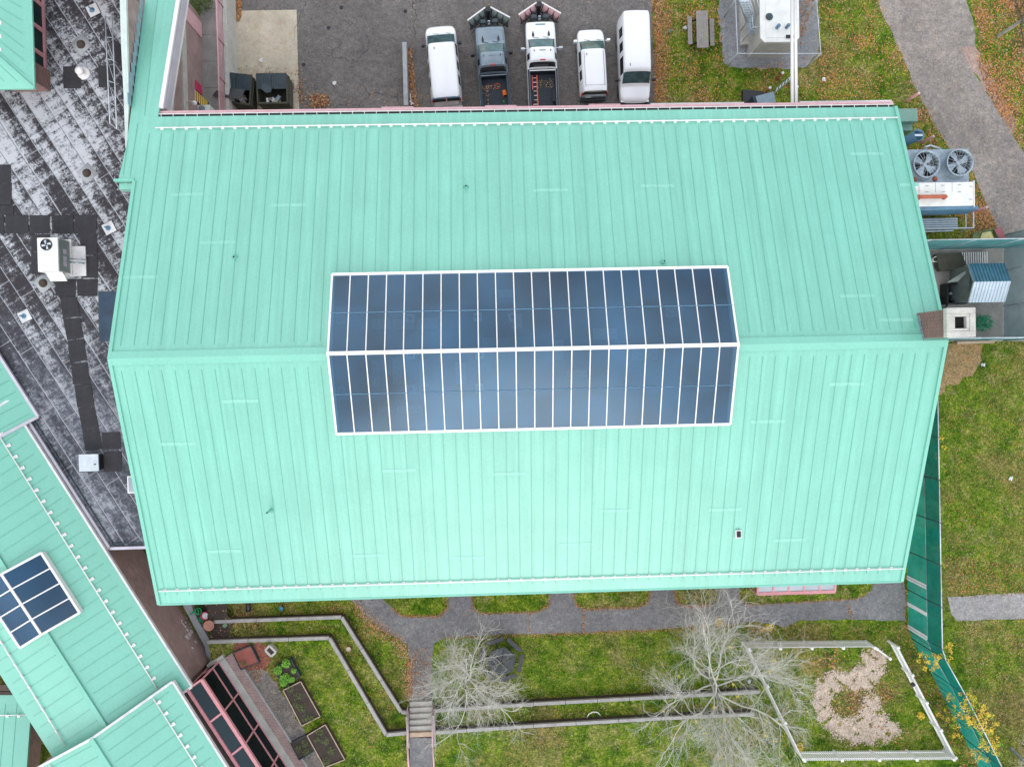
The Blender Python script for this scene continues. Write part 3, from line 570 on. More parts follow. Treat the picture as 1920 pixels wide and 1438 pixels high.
p=P(350,190,4.4); t=thing('wall_lamp','small white lamp on a curved arm on the courtyard wall','lamp',(wxc,p.y,4.2)); c=MB(); c.path([V((wxc,p.y,4.2)),V((wxc+.25,p.y,4.4)),V((wxc+.5,p.y-.05,4.35))],.02); c.build('arm','white',t,True); c=MB(); c.lathe((wxc+.5,p.y-.05,4.22),[(.14,0),(.13,.08),(.04,.14),(0,.15)],14); c.build('shade','white',t,True)
# dumpsters
def dumpster(px,py,rot,label,flip):
    q=P(px,py,0); t=thing('dumpster',label,'dumpster',q,rot,'dumpsters by the concrete wall'); w,d,h=1.85,1.75,1.25
    c=MB()
    def wall(a,b): c.bar(a,b,.05,h,0)
    hh=h/2
    for a,b in (((-w/2,-d/2,hh),(w/2,-d/2,hh)),((-w/2,d/2,hh+.1),(w/2,d/2,hh+.1)),((-w/2,-d/2,hh),(-w/2,d/2,hh)),((w/2,-d/2,hh),(w/2,d/2,hh))): wall(V(a),V(b))
    c.box((0,0,.1),(w,d,.04)); c.bar((-w/2,-d/2,h),(w/2,-d/2,h),.1,.08); c.bar((-w/2,d/2,h+.15),(w/2,d/2,h+.15),.1,.08)
    for s in(-1,1): c.bar((s*(w/2+.05),-d/2,h-.25),(s*(w/2+.05),d/2,h-.25),.08,.14); c.bar((s*w/2,-d/2,h),(s*w/2,d/2,h+.12),.08,.08)
    c.build('body','olive',t,local=True)
    c=MB(); a=V((-w/2,d/2,h+.22)); b=V((-w/2,-.05,h+.14)); 
    for k in range(2):
        x=-w/2+k*w/2+.01; c.obox((x,-.05,h+.10),(w/2-.02,0,0),(0,d/2+.05,.1),(0,0,.03))
        for j in range(6): c.obox((x+.05+j*.145,-.03,h+.128),(.075,0,0),(0,d/2,.1),(0,0,.035))
    c.build('rear_lid','slate',t,local=True,bevel=.008)
    c=MB(); fl=[V((-w/2-.25,-.75,h+.55)),V((w/2-.35,-.8,h+.6)),V((w/2-.3,-.05,h+.2)),V((-w/2-.1,-.02,h+.2))]
    if flip: c.slab([fl[0],fl[0].lerp(fl[1],.49),fl[3].lerp(fl[2],.49),fl[3]],.03); c.slab([fl[0].lerp(fl[1],.51),fl[1],fl[2],fl[3].lerp(fl[2],.51)],.03)
    else: c.slab([V((-.55,.25,h+.3)),V((.05,.05,h+.3)),V((.0,-.3,h+.3)),V((-.3,-.35,h+.3)),V((-.62,-.1,h+.3))],.03)
    c.build('front_lid','black_plastic' if flip else 'slate',t,local=True,bevel=.008)
    c=MB(); rr=random.Random(px)
    for k in range(9):
        c.box((rr.uniform(-.5,.6),rr.uniform(-.75,-.35),rr.uniform(.5,.85)),(rr.uniform(.15,.4),rr.uniform(.12,.3),rr.uniform(.1,.25)),rr.uniform(0,3),m=rr.choice([0,0,1,2]))
    tr=c.build('rubbish',['litter','bluegray','tan_board'],local=True); tr.matrix_world=Matrix.Translation(q)@Matrix.Rotation(rot,4,'Z')
    tag(tr,'bags and boxes of rubbish inside the '+('left' if flip else 'right')+' dumpster','rubbish','rubbish in the dumpsters')
dumpster(456,182,-.12,'dark dumpster against the concrete wall with its front lids flipped up',True); dumpster(522,182,0,'dark dumpster right of the other, ribbed lid with a crumpled flap on it',False)
# concrete barrier in the lot
a=P(758,79,.7); b=P(761,198,.7); c=MB(); c.bar(a+V((0,0,-.35)),b+V((0,0,-.35)),.28,.7); tag(c.build('barrier_wall','concrete_blue',org=(a.x,a.y,0),bevel=.03),'narrow grey concrete barrier beside the line of brown leaves in the lot','barrier')
a=P(769,176,.1); b=P(771,198,.1); c=MB(); c.path([a,b],.04); c.tube(P(768,190,.1),P(776,196,.1),.05); tag(c.build('broken_pipe','white',org=a),'short white broken pipe on the leaves beside the grey barrier','pipe')
# ---------------------------------------------------------------- vehicles
def cabin(w,zb,zt,tw=.86): return [(.90*w,.28),(w,.48),(w*1.0,zb-.14),(.985*w,zb),(tw*w,zt-.17),((tw-.09)*w,zt-.045),(.45*w,zt),(0,zt+.015)]
def hood(w,h): return [(.90*w,.28),(w,.48),(w,h-.2),(.97*w,h-.08),(.88*w,h-.02),(.74*w,h+.01),(.4*w,h+.04),(0,h+.05)]
def loft(stations,tagf,root,paint,capR=None,capF=None,names=None,level=2):
    vs=[];fs=[];mi=[];n=8
    for y,pr in stations:
        for x,z in pr: vs.append((x,y,z))
        for x,z in pr[:-1]: vs.append((-x,y,z))
    ns=len(stations)
    def Rr(i,j): return i*15+j
    def Ll(i,j): return i*15+(7 if j==7 else 8+j)
    for i in range(ns-1):
        for j in range(7):
            k=tagf(i,j); fs.append([Rr(i,j),Rr(i,j+1),Rr(i+1,j+1),Rr(i+1,j)][::-1]); mi.append(k); fs.append([Ll(i,j),Ll(i,j+1),Ll(i+1,j+1),Ll(i+1,j)]); mi.append(k)
        fs.append([Rr(i,0),Ll(i,0),Ll(i+1,0),Rr(i+1,0)]); mi.append(0)
    for i,cp in ((0,capR),(ns-1,capF)):
        for j in range(7):
            q=[Rr(i,j),Rr(i,j+1)]+([Ll(i,j+1)] if j<6 else [])+[Ll(i,j)]
            fs.append(q if i else q[::-1]); mi.append(cp(j) if cp else 0)
    me=bpy.data.meshes.new('tmp'); me.from_pydata(vs,[],fs)
    names=names or {}
    keys=sorted(set(mi)); 
    for k in range(max(keys)+1): me.materials.append(M['dark'])
    for p,k in zip(me.polygons,mi): p.material_index=k
    o=bpy.data.objects.new('tmp',me); COL.objects.link(o); md=o.modifiers.new('s','SUBSURF'); md.levels=level; md.render_levels=level
    bpy.context.view_layer.update(); dg=bpy.context.evaluated_depsgraph_get(); ev=o.evaluated_get(dg); m2=ev.to_mesh()
    V2=[v.co.copy() for v in m2.vertices]; PL=[(list(p.vertices),p.material_index) for p in m2.polygons]; ev.to_mesh_clear(); bpy.data.objects.remove(o)
    body=None
    for k in keys:
      faces=[pv for pv,mk in PL if mk==k]; comps=[faces]
      if k:                                   # every separate window is a part of its own
        par={}
        def fd(a):
            while par.setdefault(a,a)!=a: a=par[a]
            return a
        for pv in faces:
            for q in pv[1:]: par[fd(q)]=fd(pv[0])
        gr={}
        for pv in faces: gr.setdefault(fd(pv[0]),[]).append(pv)
        comps=list(gr.values())
      for cf in comps:
        mp={};ff=[[mp.setdefault(v,len(mp)) for v in pv] for pv in cf]
        inv={b:a for a,b in mp.items()}; vv=[V2[inv[q]] for q in range(len(mp))]
        nm,mt=names[k] if k else ('body',paint); ms=bpy.data.meshes.new(nm); ms.from_pydata([tuple(x) for x in vv],[],ff); ms.materials.append(M[mt])
        for p in ms.polygons: p.use_smooth=True
        ob=bpy.data.objects.new(nm,ms); COL.objects.link(ob); ob.parent=root; ORG[ob]=V((0,0,0))
        if k==0: body=ob
    return body
def wheels(root,ys,w,r=.38):
    for y in ys:
        for s in(-1,1):
            c=MB(); c.tube((s*(w-.24),y,r),(s*(w-.02),y,r),r,n=22); tr=c.build('wheel','rubber',root,True,local=True)
            c=MB(); c.tube((s*(w-.03),y,r),(s*(w-.012),y,r),r*.6,n=16); c.build('rim','chrome',tr,local=True)
def mirrors(root,y,w,m,z=1.25,ln=.22):
    for s in(-1,1):
        c=MB(); c.bar((s*w*.95,y,z-.05),(s*(w+ln*.6),y-.02,z),.05,.05); c.box((s*(w+ln*.7),y-.03,z-.1),(ln,.14,.26)); c.build('mirror',m,root,local=True,bevel=.03)
def place(fr,re,z,length=None):
    f_=P(*fr,z); r_=P(*re,z); d=(f_-r_); L=d.length; d.normalize(); L=length or L; mid=f_-d*L/2
    return V((mid.x,mid.y,0)),math.atan2(d.y,d.x)-math.pi/2,L
def small(root,name,m,boxes,bv=.01):
    c=MB()
    for p,s in boxes: c.box(p,s)
    return c.build(name,m,root,local=True,bevel=bv)
def van(fr,re,label,kind):
    loc,rz_,L=place(fr,re,.8); t=thing('passenger_van' if kind!='compact' else 'compact_van',label,'van',loc,rz_,'vehicles parked in the lot'); h=L/2
    if kind=='compact': w,zt,zb,hz=.90,1.80,1.05,1.02; ck,hd=h-.80,h-1.78
    else: w,zt,zb,hz=1.0,2.08,1.22,1.12; ck,hd=h-.62,h-1.68
    if kind=='big2': ck,hd=h-.95,h-1.62; zt=2.2; w=1.01
    st=[(-h,[(x*.955,z if z<zt-.3 else z-.06) for x,z in cabin(w*.97,zb,zt)]),(-h+.10,cabin(w*.985,zb,zt)),(-h+.55,cabin(w,zb,zt)),(-h+.62,cabin(w,zb,zt))]
    ys=[-h+.7,-h+1.55,-h+1.63,-h+2.45,-h+2.53,hd-.12]; 
    ys=[y for y in ys if y<hd-.1 or y==hd-.12]
    for y in ys: st.append((y,cabin(w,zb,zt)))
    i_hd=len(st); st.append((hd,cabin(w,zb,zt-.04,.84))); st.append((ck,hood(w*.985,hz+.07)))
    st+= [(ck+.06,hood(w*.98,hz+.04)),(h-.28,hood(w*.95,hz-.06)),(h-.07,[(x*.86,z*.93) for x,z in hood(w*.95,hz-.12)]),(h,[(x*.80,z*.8+.05) for x,z in hood(w*.93,hz-.25)])]
    def tf(i,j):
        if i==i_hd and j>=4: return 1
        if j==3 and 4<=i<i_hd and (i-4)%2==0: return 2
        if j==3 and i==i_hd-1: return 2
        return 0
    def cr(j): return 3 if j in(3,) else 0
    body=loft(st,tf,t,'carwhite',capR=cr,names={1:('windshield','carglass'),2:('side_window','carglass_dark'),3:('rear_window','carglass_dark')})
    wheels(t,(-h+1.15,h-.95),w,.36); mirrors(t,hd+.35 if kind!='compact' else ck-.15,w,'black_plastic' if kind!='compact' else 'carwhite')
    small(t,'antenna','black_plastic',[((-.45 if kind!='big2' else .5,hd-.25,zt+.01),(.035,.16,.05))])
    if kind=='big2': small(t,'grille','black_plastic',[((0,h-.05,.45),(1.7,.14,.35)),((0,h-.02,.3),(1.95,.2,.22))],.05); small(t,'headlight','chrome',[((-.75,h-.1,.72),(.3,.12,.16)),((.75,h-.1,.72),(.3,.12,.16))])
    if kind=='big':
        c=MB(); c.box((0,-h-.01,1.90),(1.70,.10,.06),m=0); c.box((0,-h-.035,.55),(.06,.03,1.25),m=1); c.build('rear_trim',['blue_steel','white'],t,local=True,bevel=.01); small(t,'brake_light','red',[((0,-h-.08,1.92),(.2,.04,.04))])
        for s in(-1,1): small(t,'tail_light','red',[((s*.88,-h-.02,1.35),(.1,.06,.4))])
        small(t,'rear_bumper','white_dirty',[((0,-h-.12,.35),(1.9,.2,.2))],.04)
    if kind=='compact':
        for s in(-1,1):
            small(t,'roof_rail','carwhite',[((s*.66,-h+1.4,zt-.03),(.04,2.2,.045))],.015); small(t,'tail_light','red',[((s*.80,-h-.01,1.0),(.09,.08,.45))])
        small(t,'rear_bumper','black_plastic',[((0,-h-.1,.3),(1.7,.22,.28))],.06); small(t,'number_plate','litter',[((-.35,-h-.06,.75),(.34,.03,.12))],.0); small(t,'rear_panel','galv',[((0,-h-.02,.62),(1.5,.06,.3))],.02)
        c=MB(); c.box((0,-h+.33,zt-.0),(1.2,.012,.012)); 
        for s in(-1,1): c.box((s*.6,-h+1.6,zt-.03),(.012,2.6,.012))
        c.build('roof_seam','black_plastic',t,local=True)
    if kind=='big2': small(t,'rear_light','red',[((0,-h-.03,2.05),(.16,.04,.05))])
    for s in(-.5,.25): c=MB(); c.bar((s,ck-.03,hz+.12),(s+.38,ck-.14,hz+.24),.02,.02); c.build('wiper','black_plastic',t,local=True)
    if kind=='big2':
        c=MB(); c.bar((-.7,ck-.25,hz+.35),(.7,ck-.25,hz+.35),.06,.03); c.build('dashboard','black_plastic',t,local=True)
    return t
def pickup(fr,re,label,paint,blade,lightcol):
    loc,rz_,L=place(fr,re,1.05,5.75); t=thing('pickup_truck',label,'pickup truck',loc,rz_,'vehicles parked in the lot'); h=L/2; w=.98; zt,zb,hz=1.88,1.25,1.18
    cr_=h-3.12; hd=h-2.10; ck=h-1.12
    st=[(cr_,[(x*.98,z) for x,z in cabin(w,zb-.0,zt-.55,.90)]),(cr_+.02,cabin(w*.98,zb,zt-.5,.9)),(cr_+.28,cabin(w,zb,zt-.06,.80)),(cr_+.34,cabin(w,zb,zt-.03,.80)),(cr_+.40,cabin(w,zb,zt,.80)),(hd-.06,cabin(w,zb,zt,.80)),(hd,cabin(w,zb,zt-.03,.80)),(ck,hood(w*.98,hz+.07)),(ck+.08,hood(w*.98,hz+.05)),(h-.7,hood(w*.98,hz+.02)),(h-.14,hood(w*.96,hz-.05)),(h-.02,[(x*.97,z*.93) for x,z in hood(w*.95,hz-.12)]),(h,[(x*.95,z*.85+.05) for x,z in hood(w*.94,hz-.2)])]
    def tf(i,j):
        if i==6 and j>=4: return 1
        if j==3 and i in(4,): return 2
        if i==1 and j>=4: return 3
        return 0
    loft(st,tf,t,paint,names={1:('windshield','carglass'),2:('side_window','carglass_dark'),3:('rear_window','carglass_dark')})
    # bed
    c=MB(); y0,y1=-h,cr_-.04
    for s in(-1,1): c.box((s*(w-.09),(y0+y1)/2,.5),(.15,y1-y0,.86))
    c.box((0,y0+.05,.5),(1.66,.09,.84)); c.box((0,y1-.05,.5),(1.66,.08,.80)); c.build('bed_side',paint,t,local=True,bevel=.03)
    c=MB(); c.box((0,(y0+y1)/2,.78),(1.64,y1-y0-.2,.03))
    for k in range(11): c.box((-.75+k*.15,(y0+y1)/2,.808),(.06,y1-y0-.25,.02))
    for s in(-1,1): c.box((s*(w-.185),(y0+y1)/2,.82),(.03,y1-y0-.2,.54)); c.box((s*.70,-h+1.05,.8),(.22,.8,.24)); c.box((s*(w-.09),(y0+y1)/2,1.362),(.12,y1-y0,.02))
    c.box((0,y1-.11,.82),(1.6,.03,.5)); c.build('bed_liner','bedliner',t,local=True,bevel=.01)
    wheels(t,(-h+1.15,h-1.0),w,.41)
    for s in(-1,1):
        c=MB(); c.bar((s*w*.9,hd+.28,1.28),(s*(w+.2),hd+.24,1.36),.05,.04); c.box((s*(w+.22),hd+.2,1.18),(.24,.13,.34)); c.build('mirror','black_plastic' if paint=='cargray' else 'galv_light',t,local=True,bevel=.03)
        c=MB(); c.face([(s*.5-.07,ck+.05,hz+.13),(s*.5+.07,ck+.05,hz+.13),(s*.5+.07,ck+.2,hz+.12),(s*.5,ck+.42,hz+.11),(s*.5-.07,ck+.2,hz+.12)]); c.build('hood_vent','black_plastic',t,local=True)
        small(t,'cab_light',lightcol,[((s*.52,hd-.12,zt+.005),(.05,.12,.03))])
    small(t,'hood_badge','bluegray',[((0,h-.28,hz-.01),(.62,.1,.03))]); small(t,'cab_marker','bluegray',[((0,hd-.1,zt+.01),(.4,.05,.02))]); small(t,'brake_light','red',[((0,cr_+.33,zt-.04),(.34,.07,.05))])
    for s in(-.55,.1): c=MB(); c.bar((s,ck+.0,hz+.13),(s+.4,ck-.1,hz+.22),.02,.02); c.build('wiper','black_plastic',t,local=True)
    # V plow on its mount
    c=MB(); ty=h+1.08; tips=[]
    for s in(-1,1):
        a=V((s*.08,ty,.15)); b=V((s*1.26,ty-.80,.15)); d=(b-a).normalized(); nb_=V((-d.y,d.x,0)); nb_=nb_ if nb_.y>0 else -nb_
        prof=[(0,.0),(-.08,.25),(-.04,.52),(.08,.75),(.17,.83)]
        for (o0,z0),(o1,z1) in zip(prof,prof[1:]):
            for fo in(0,-.03):
                g=1.0; c.face([a+nb_*(o0+fo)+V((0,0,z0)),b+nb_*(o0+fo)+V((0,0,z0*1.1)),b+nb_*(o1+fo)+V((0,0,z1*1.15)),a+nb_*(o1+fo)+V((0,0,z1))])
        c.bar(a+nb_*.15+V((0,0,.83)),b+nb_*.15+V((0,0,.97)),.08,.05,1); tips.append((a,b,nb_,d))
    pl=c.build('plow_blade',[blade,'white'],t,local=True)
    c=MB()
    for a,b,nb_,d in tips:
        for f0 in(.12,.4,.7,.97):
            q=a.lerp(b,f0); c.bar(q-nb_*.06+V((0,0,.05)),q-nb_*.22+V((0,0,.45)),.04,.05); c.bar(q-nb_*.22+V((0,0,.45)),q+nb_*.08+V((0,0,.85)),.04,.05)
        for f0,f1 in((.12,.25),(.4,.25),(.4,.55),(.7,.55),(.7,.85),(.97,.85)): c.bar(a.lerp(b,f0)-nb_*.1+V((0,0,.8)),a.lerp(b,f1)-nb_*.32+V((0,0,.45)),.035,.035)
        c.bar(a-nb_*.2+V((0,0,.4)),b-nb_*.2+V((0,0,.4)),.06,.08)
        c.bar(b-nb_*.05+V((0,0,.1)),b-nb_*.05-V((0,.2,-.5)),.05,.05)
    c.lathe((0,ty-.03,.1),[(.14,0),(.14,.9),(.17,.92),(.17,1.0),(.1,1.02)],16)
    c.bar((0,ty-.1,.3),(0,h-.1,.35),.16,.14); c.bar((-.5,h+.2,.5),(.5,h+.2,.5),.14,.14); c.bar((-.45,h+.15,.35),(0,ty-.2,.35),.07,.08); c.bar((.45,h+.15,.35),(0,ty-.2,.35),.07,.08)
    c.bar((-.55,h+.3,.5),(-.55,h+.28,1.0),.07,.07); c.bar((.55,h+.3,.5),(.55,h+.28,1.0),.07,.07); c.bar((-.62,h+.28,.95),(.62,h+.28,.95),.06,.06)
    c.build('plow_mount','black_plastic',pl,local=True)
    for s in(-1,1):
        c=MB(); c.box((s*.38,h+.28,.95),(.36,.24,.2)); c.build('plow_light','slate',pl,local=True,bevel=.06)
    small(pl,'plow_pump','galv_light',[((0,h+.32,.62),(.16,.2,.3))],.03)
    return t,h
van((825,50),(838.7,196),'long white passenger van parked nose up beside the grey barrier, leftmost vehicle','big')
tg,hg=pickup((917.5,49),(929.5,199),'blue grey pickup truck with a white snow plow and open bed','cargray','graypanel','black_plastic')
tw,hw_=pickup((1012.5,40),(1019.5,199),'white pickup truck with a pink snow plow and open bed','carwhite','pink_light','black_plastic')
van((1106,55),(1113,181),'small white compact van with roof rails parked nose up','compact')
van((1190,194),(1185.5,40),'large white van parked nose down at the edge of the grass, rightmost vehicle','big2')
def inbed(t,x,y,z): return t.matrix_basis@V((x,y,z))
for t in (tg,tw): t.matrix_basis
bpy.context.view_layer.update()
def place_in(name,mb,mats,t,label,cat,at,**k):
    o=mb.build(name,mats,local=True,**k); o.location=t.matrix_world@V(at); o.rotation_euler=(0,0,t.rotation_euler.z); tag(o,label,cat); return o
c=MB(); c.lathe((0,0,0),[(.13,0),(.16,.38),(.17,.38),(.17,.4),(.15,.4),(.12,.02)],18); 
bk=place_in('bucket',c,['orange'],tg,'orange plastic bucket lying in the bed of the grey pickup','bucket',(.62,-hg+1.62,.95),smooth=True); bk.rotation_euler=(rad(75),0,rad(10))
c=MB(); n=18
for k in range(n): 
    t0_,t1_=2*math.pi*k/n,2*math.pi*(k+1)/n; c.tube((.17*math.cos(t0_),.17*math.sin(t0_),0),(.17*math.cos(t1_),.17*math.sin(t1_),0),.018)
place_in('hose_ring',c,['redorange'],tg,'small red ring of hose in the front of the grey pickup bed','hose',(.22,-hg+2.0,.86),smooth=True)
c=MB(); c.box((0,0,0),(.07,.2,.05),.2); place_in('glove',c,['kelly'],tg,'small green glove on the bed floor of the grey pickup','glove',(.55,-hg+1.0,.83),bevel=.02)
c=MB()
for s in(-1,1): c.bar((s*.15,-1.3,0),(s*.15+s*.0,1.25,.03),.07,.06,0)
for k in range(9): c.tube((-.15,-1.15+k*.28,.015),(.15,-1.15+k*.28,.015),.025,n=8,m=1)
place_in('ladder',c,['redorange','litter'],tw,'red extension ladder lying in the bed of the white pickup','ladder',(-.50,-hw_+1.15,.86))
# ---------------------------------------------------------------- picnic table and generator compound
def zrot(px0,py0,px1,py1,z):
    a,b=P(px0,py0,z),P(px1,py1,z); return a,b
a,b=P(1316,20.5,.75),P(1318,90,.75); q=(a+b)/2; d=(b-a).normalized(); rt=math.atan2(d.y,d.x)+math.pi/2; t=thing('picnic_table','weathered grey wooden picnic table on the grass by the gravel pad','picnic table',(q.x,q.y,0),rt)
L=(b-a).length; c=MB()
for k in range(5): c.box((-.304+k*.152,0,.71),(.146,L,.04))
c.build('table_top','wood_gray',t,local=True,bevel=.006)
for s in(-1,1):
    c=MB()
    for k in range(2): c.box((s*.72+(k-.5)*.142,(.03 if s<0 else -.02)*3,.42),(.137,L*.76 if s<0 else L*.74,.04))
    c.build('bench_seat','wood_gray',t,local=True,bevel=.006)
for y in(-.75,.75):
    c=MB(); c.bar((-.8,y,.38),(.8,y,.38),.05,.09); c.bar((-.3,y,.68),(-.62,y,0),.05,.08); c.bar((.3,y,.68),(.62,y,0),.05,.08); c.build('leg_frame','dark',t,local=True)
zr_=2.55; A=P(1426,79.5,zr_); B=P(1499,79.5,zr_); gb=thing('generator_house','small pale block building with a flat light roof inside the wire fence','building',((A.x+B.x)/2,A.y+3,0))
yy=A.y; xa,xb=A.x,B.x; top_y=yy+9
c=MB(); ch_=.25
pol=[V((xa+ch_,yy,0)),V((xb-ch_,yy,0)),V((xb,yy+ch_,0)),V((xb,top_y,0)),V((xa,top_y,0)),V((xa,yy+ch_,0))]
c.prism(pol,zr_-.12,zr_); pin=[V((xa+.35,yy+.25,0)),V((xb-.2,yy+.25,0)),V((xb-.2,top_y,0)),V((xa+.35,top_y,0))]; c.prism(pin,zr_,zr_+.03); c.build('roof','concrete_blue' if 0 else 'cream',gb,bevel=.01)
c=MB(); c.prism([V((xa+.1,yy+.1,0)),V((xb-.1,yy+.1,0)),V((xb-.1,top_y,0)),V((xa+.1,top_y,0))],0,zr_-.12); c.build('wall','concrete_light',gb)
for (x,y,r,hh) in ((1442,32.5,.2,.06),(1456.5,53,.10,.35),(1474.5,52.5,.10,.35)):
    p=P(x,y,zr_+.03); c=MB(); c.lathe(p,[(r,0),(r,hh*.7),(r*1.15,hh*.7),(r*1.1,hh)],20); c.build('roof_vent','blue_steel' if hh>.1 else 'slate',gb,True)
p=P(1481,69.5,zr_+.03); c=MB(); c.box(p,(.5,.2,.04)); c.build('roof_plate','dark',gb)
c=MB(); a=P(1388,-10,.3); b=P(1399,84,.3); c.obox((a.x,b.y,0),(2.0,0,0),(0,a.y-b.y,0),(0,0,.3)); c.build('plinth','concrete_light',gb,bevel=.02)
# steel stair up to the generator house
sr=thing('steel_stair','galvanised open steel stair with handrails beside the block building','stair',P(1392,40,0)); foot=P(1385,5,.3+2.0); 
s0=P(1391,-5,2.3); s1=P(1401,38,1.35); s2=P(1408,57,1.35)
c=MB()
w_=V((.62,0,0))
lo=P(1383,4,2.6); 
sA=P(1386,5,2.2); sB=P(1402,40,1.5); 
for k in range(9):
    q=sA.lerp(sB,k/8); q=V((q.x,q.y,2.2-k*.1)); c.obox(q,w_,(0,.2,0),(0,0,.04))
c.build('treads','galv_light',sr)
c=MB(); 
for o in (V((0,0,0)),w_): c.bar(sA+o+V((0,.15,0)),V((sB.x,sB.y,1.4))+o,.05,.2); c.path([sA+o+V((0,.15,.9)),V((sB.x,sB.y,2.25))+o,V((sB.x+.05,sB.y-.75,2.25))+o],.028); c.path([sA+o+V((0,.15,.5)),V((sB.x,sB.y,1.85))+o,V((sB.x+.05,sB.y-.75,1.85))+o],.02); c.tube(V((sB.x+.05,sB.y-.75,0))+o,V((sB.x+.05,sB.y-.75,2.25))+o,.03); c.tube(V((sB.x,sB.y,0))+o,V((sB.x,sB.y,2.25))+o,.03)
c.tube(V((sB.x+.05,sB.y-.75,2.25)),V((sB.x+.05,sB.y-.75,2.25))+w_,.028); c.tube(V((sB.x+.05,sB.y-.75,1.85)),V((sB.x+.05,sB.y-.75,1.85))+w_,.02); c.build('handrail','galv_light',sr,True)
c=MB(); c.obox(V((sB.x,sB.y-.75,1.32)),w_,(0,.75,0),(0,0,.05))
c.build('landing','galv',sr)
# wire fence
def wirefence(name,pts,h,label,m,posts=True,rail='galv_light',cat='fence',topr=.03,gapn=None,z0=0,postn=3.0,extra=None):
    w3=[P(x,y,h+z0) for x,y in pts]; w3=[V((p.x,p.y,z0)) for p in w3]; t=thing(name,label,cat,w3[0]); c=MB()
    for a,b in zip(w3,w3[1:]): c.face([a+V((0,0,.05)),b+V((0,0,.05)),b+V((0,0,h)),a+V((0,0,h))])
    c.build('mesh',m,t); c=MB(); c.path([p+V((0,0,h)) for p in w3],topr); c.build('top_rail',rail,t,True); pr=[]
    for a,b in zip(w3,w3[1:]):
        n=max(1,round((b-a).length/postn))
        for k in range(n+1):
            p=a.lerp(b,k/n)
            if any((p-q).length<.3 for q in pr): continue
            pr.append(p); c=MB(); c.tube(p,p+V((0,0,h+.04)),.032 if k%n else .045); c.build('post',rail if topr<.05 else 'galv',t,True)
    return t,w3
wirefence('chain_link_fence',[(1379,-60),(1379,0),(1383,101),(1539,101),(1531,0),(1530,-60)],2.13,'galvanised chain link fence around the block building on gravel','chainlink',postn=4.5)
# twin white pipes
pp=thing('pipe_pair','pair of long white pipes running from the block building to the green roofed hall','pipes',P(1486,0,3.2))
for x0,x1 in((1484.5,1485.5),(1490.5,1493)):
    a=P(x0,-60,3.6); b=P(x1,195,8.3); c=MB(); c.tube(a,b,.085,n=12); c.build('pipe','white',pp,True)
# cabinet, box and posts on the grass near the eave
a=P(1430,182,.9); t=thing('utility_box','grey metal utility box with a tilted lid on the grass at the eave','utility box',(a.x,a.y,0),0); c=MB(); q=P(1452,185,1.0)
c.prism([P(1417,196,1.0),P(1412,180,1.0),P(1448,172,1.0),P(1456,192,1.0)],0,.9); c.build('body','cabinet_green' if 0 else 'slate',t); c=MB(); c.slab([P(1417,181,1.05),P(1451,172,1.25),P(1455,192,1.05),P(1421,196,.95)],.04); c.build('lid','bluegray',t)
q=P(1398,182,.25); c=MB(); c.prism([P(1393,168,.25),P(1432,172,.25),P(1432,200,.25),P(1393,200,.25)],0,.25); tag(c.build('dark_pit_cover','black_plastic',org=(q.x,q.y,0),bevel=.03),'dark low well cover on the grass beside the grey utility box','cover')
a,b=P(1452,175,1.0),P(1482,150,2.2); c=MB(); o=V((.06,.14,0))
c.bar(a,b,.05,.05); c.bar(a+o*2,b+o*2,.05,.05)
for k in range(5): q=a.lerp(b,(k+.5)/5); c.bar(q,q+o*2,.04,.03,1)
tag(c.build('conduit_ladder',['bluegray','litter'],org=(a.x,a.y,0)),'short grey ladder rack leaning from the utility box towards the white pipes','ladder')
def bollard(x,y,m,cap,h,label,grp):
    q=P(x,y,h); t=thing('bollard',label,'bollard',(q.x,q.y,0),0,grp); c=MB(); c.lathe((q.x,q.y,0),[(.085,0),(.085,h-.05)],14); c.build('post',m,t,True); c=MB(); c.lathe((q.x,q.y,h-.05),[(.09,0),(.085,.06),(.05,.1),(0,.11)],14); c.build('cap',cap,t,True)
bollard(1468,137,'rust','litter',1.1,'rusty bollard with a white cap below the wire fence corner','rusty bollards north of the hall'); bollard(1444,165,'rust','litter',1.1,'rusty bollard with a white cap beside the grey utility box','rusty bollards north of the hall'); bollard(1495,163,'rust','litter',1.1,'rusty bollard with a white cap just right of the white pipes','rusty bollards north of the hall')
bollard(1723,175,'pink','pink_light',1.3,'pink bollard by the roadside above the green cabinet','pink bollards along the road'); bollard(1750,256,'pink','pink_light',1.3,'pink bollard between the blue duct and the twin fans','pink bollards along the road'); bollard(1850,389,'pink','pink_light',1.3,'pink bollard right of the white equipment panel','pink bollards along the road')
# ---------------------------------------------------------------- east side plant
a=P(1683,204,1.5); b=P(1721,228,1.5); t=thing('electrical_cabinet','green electrical cabinet with a sloped top at the hall corner','cabinet',((a.x+b.x)/2-.5,(a.y+b.y)/2,0)); c=MB(); c.box(((a.x+b.x)/2-.6,(a.y+b.y)/2,0),(abs(b.x-a.x)+1.2,abs(a.y-b.y),1.5)); c.build('upper_box','cabinet_green',t,bevel=.03)
q0=P(1683,230,1.0); q1=P(1711,245,1.0); c=MB(); c.box(((q0.x+q1.x)/2-.6,(q0.y+q1.y)/2,0),(abs(q1.x-q0.x)+1.2,abs(q1.y-q0.y),1.0)); c.box(((q0.x+q1.x)/2-.3,(q0.y+q1.y)/2,1.002),(.7,.03,.02)); c.build('lower_box','cabinet_green',t,bevel=.03)
a=P(1721,254,2.2); c=MB(); bs=P(1700,268,.3); t=thing('duct','blue grey round duct with an open mouth beside the green cabinet','duct',(bs.x,bs.y,0))
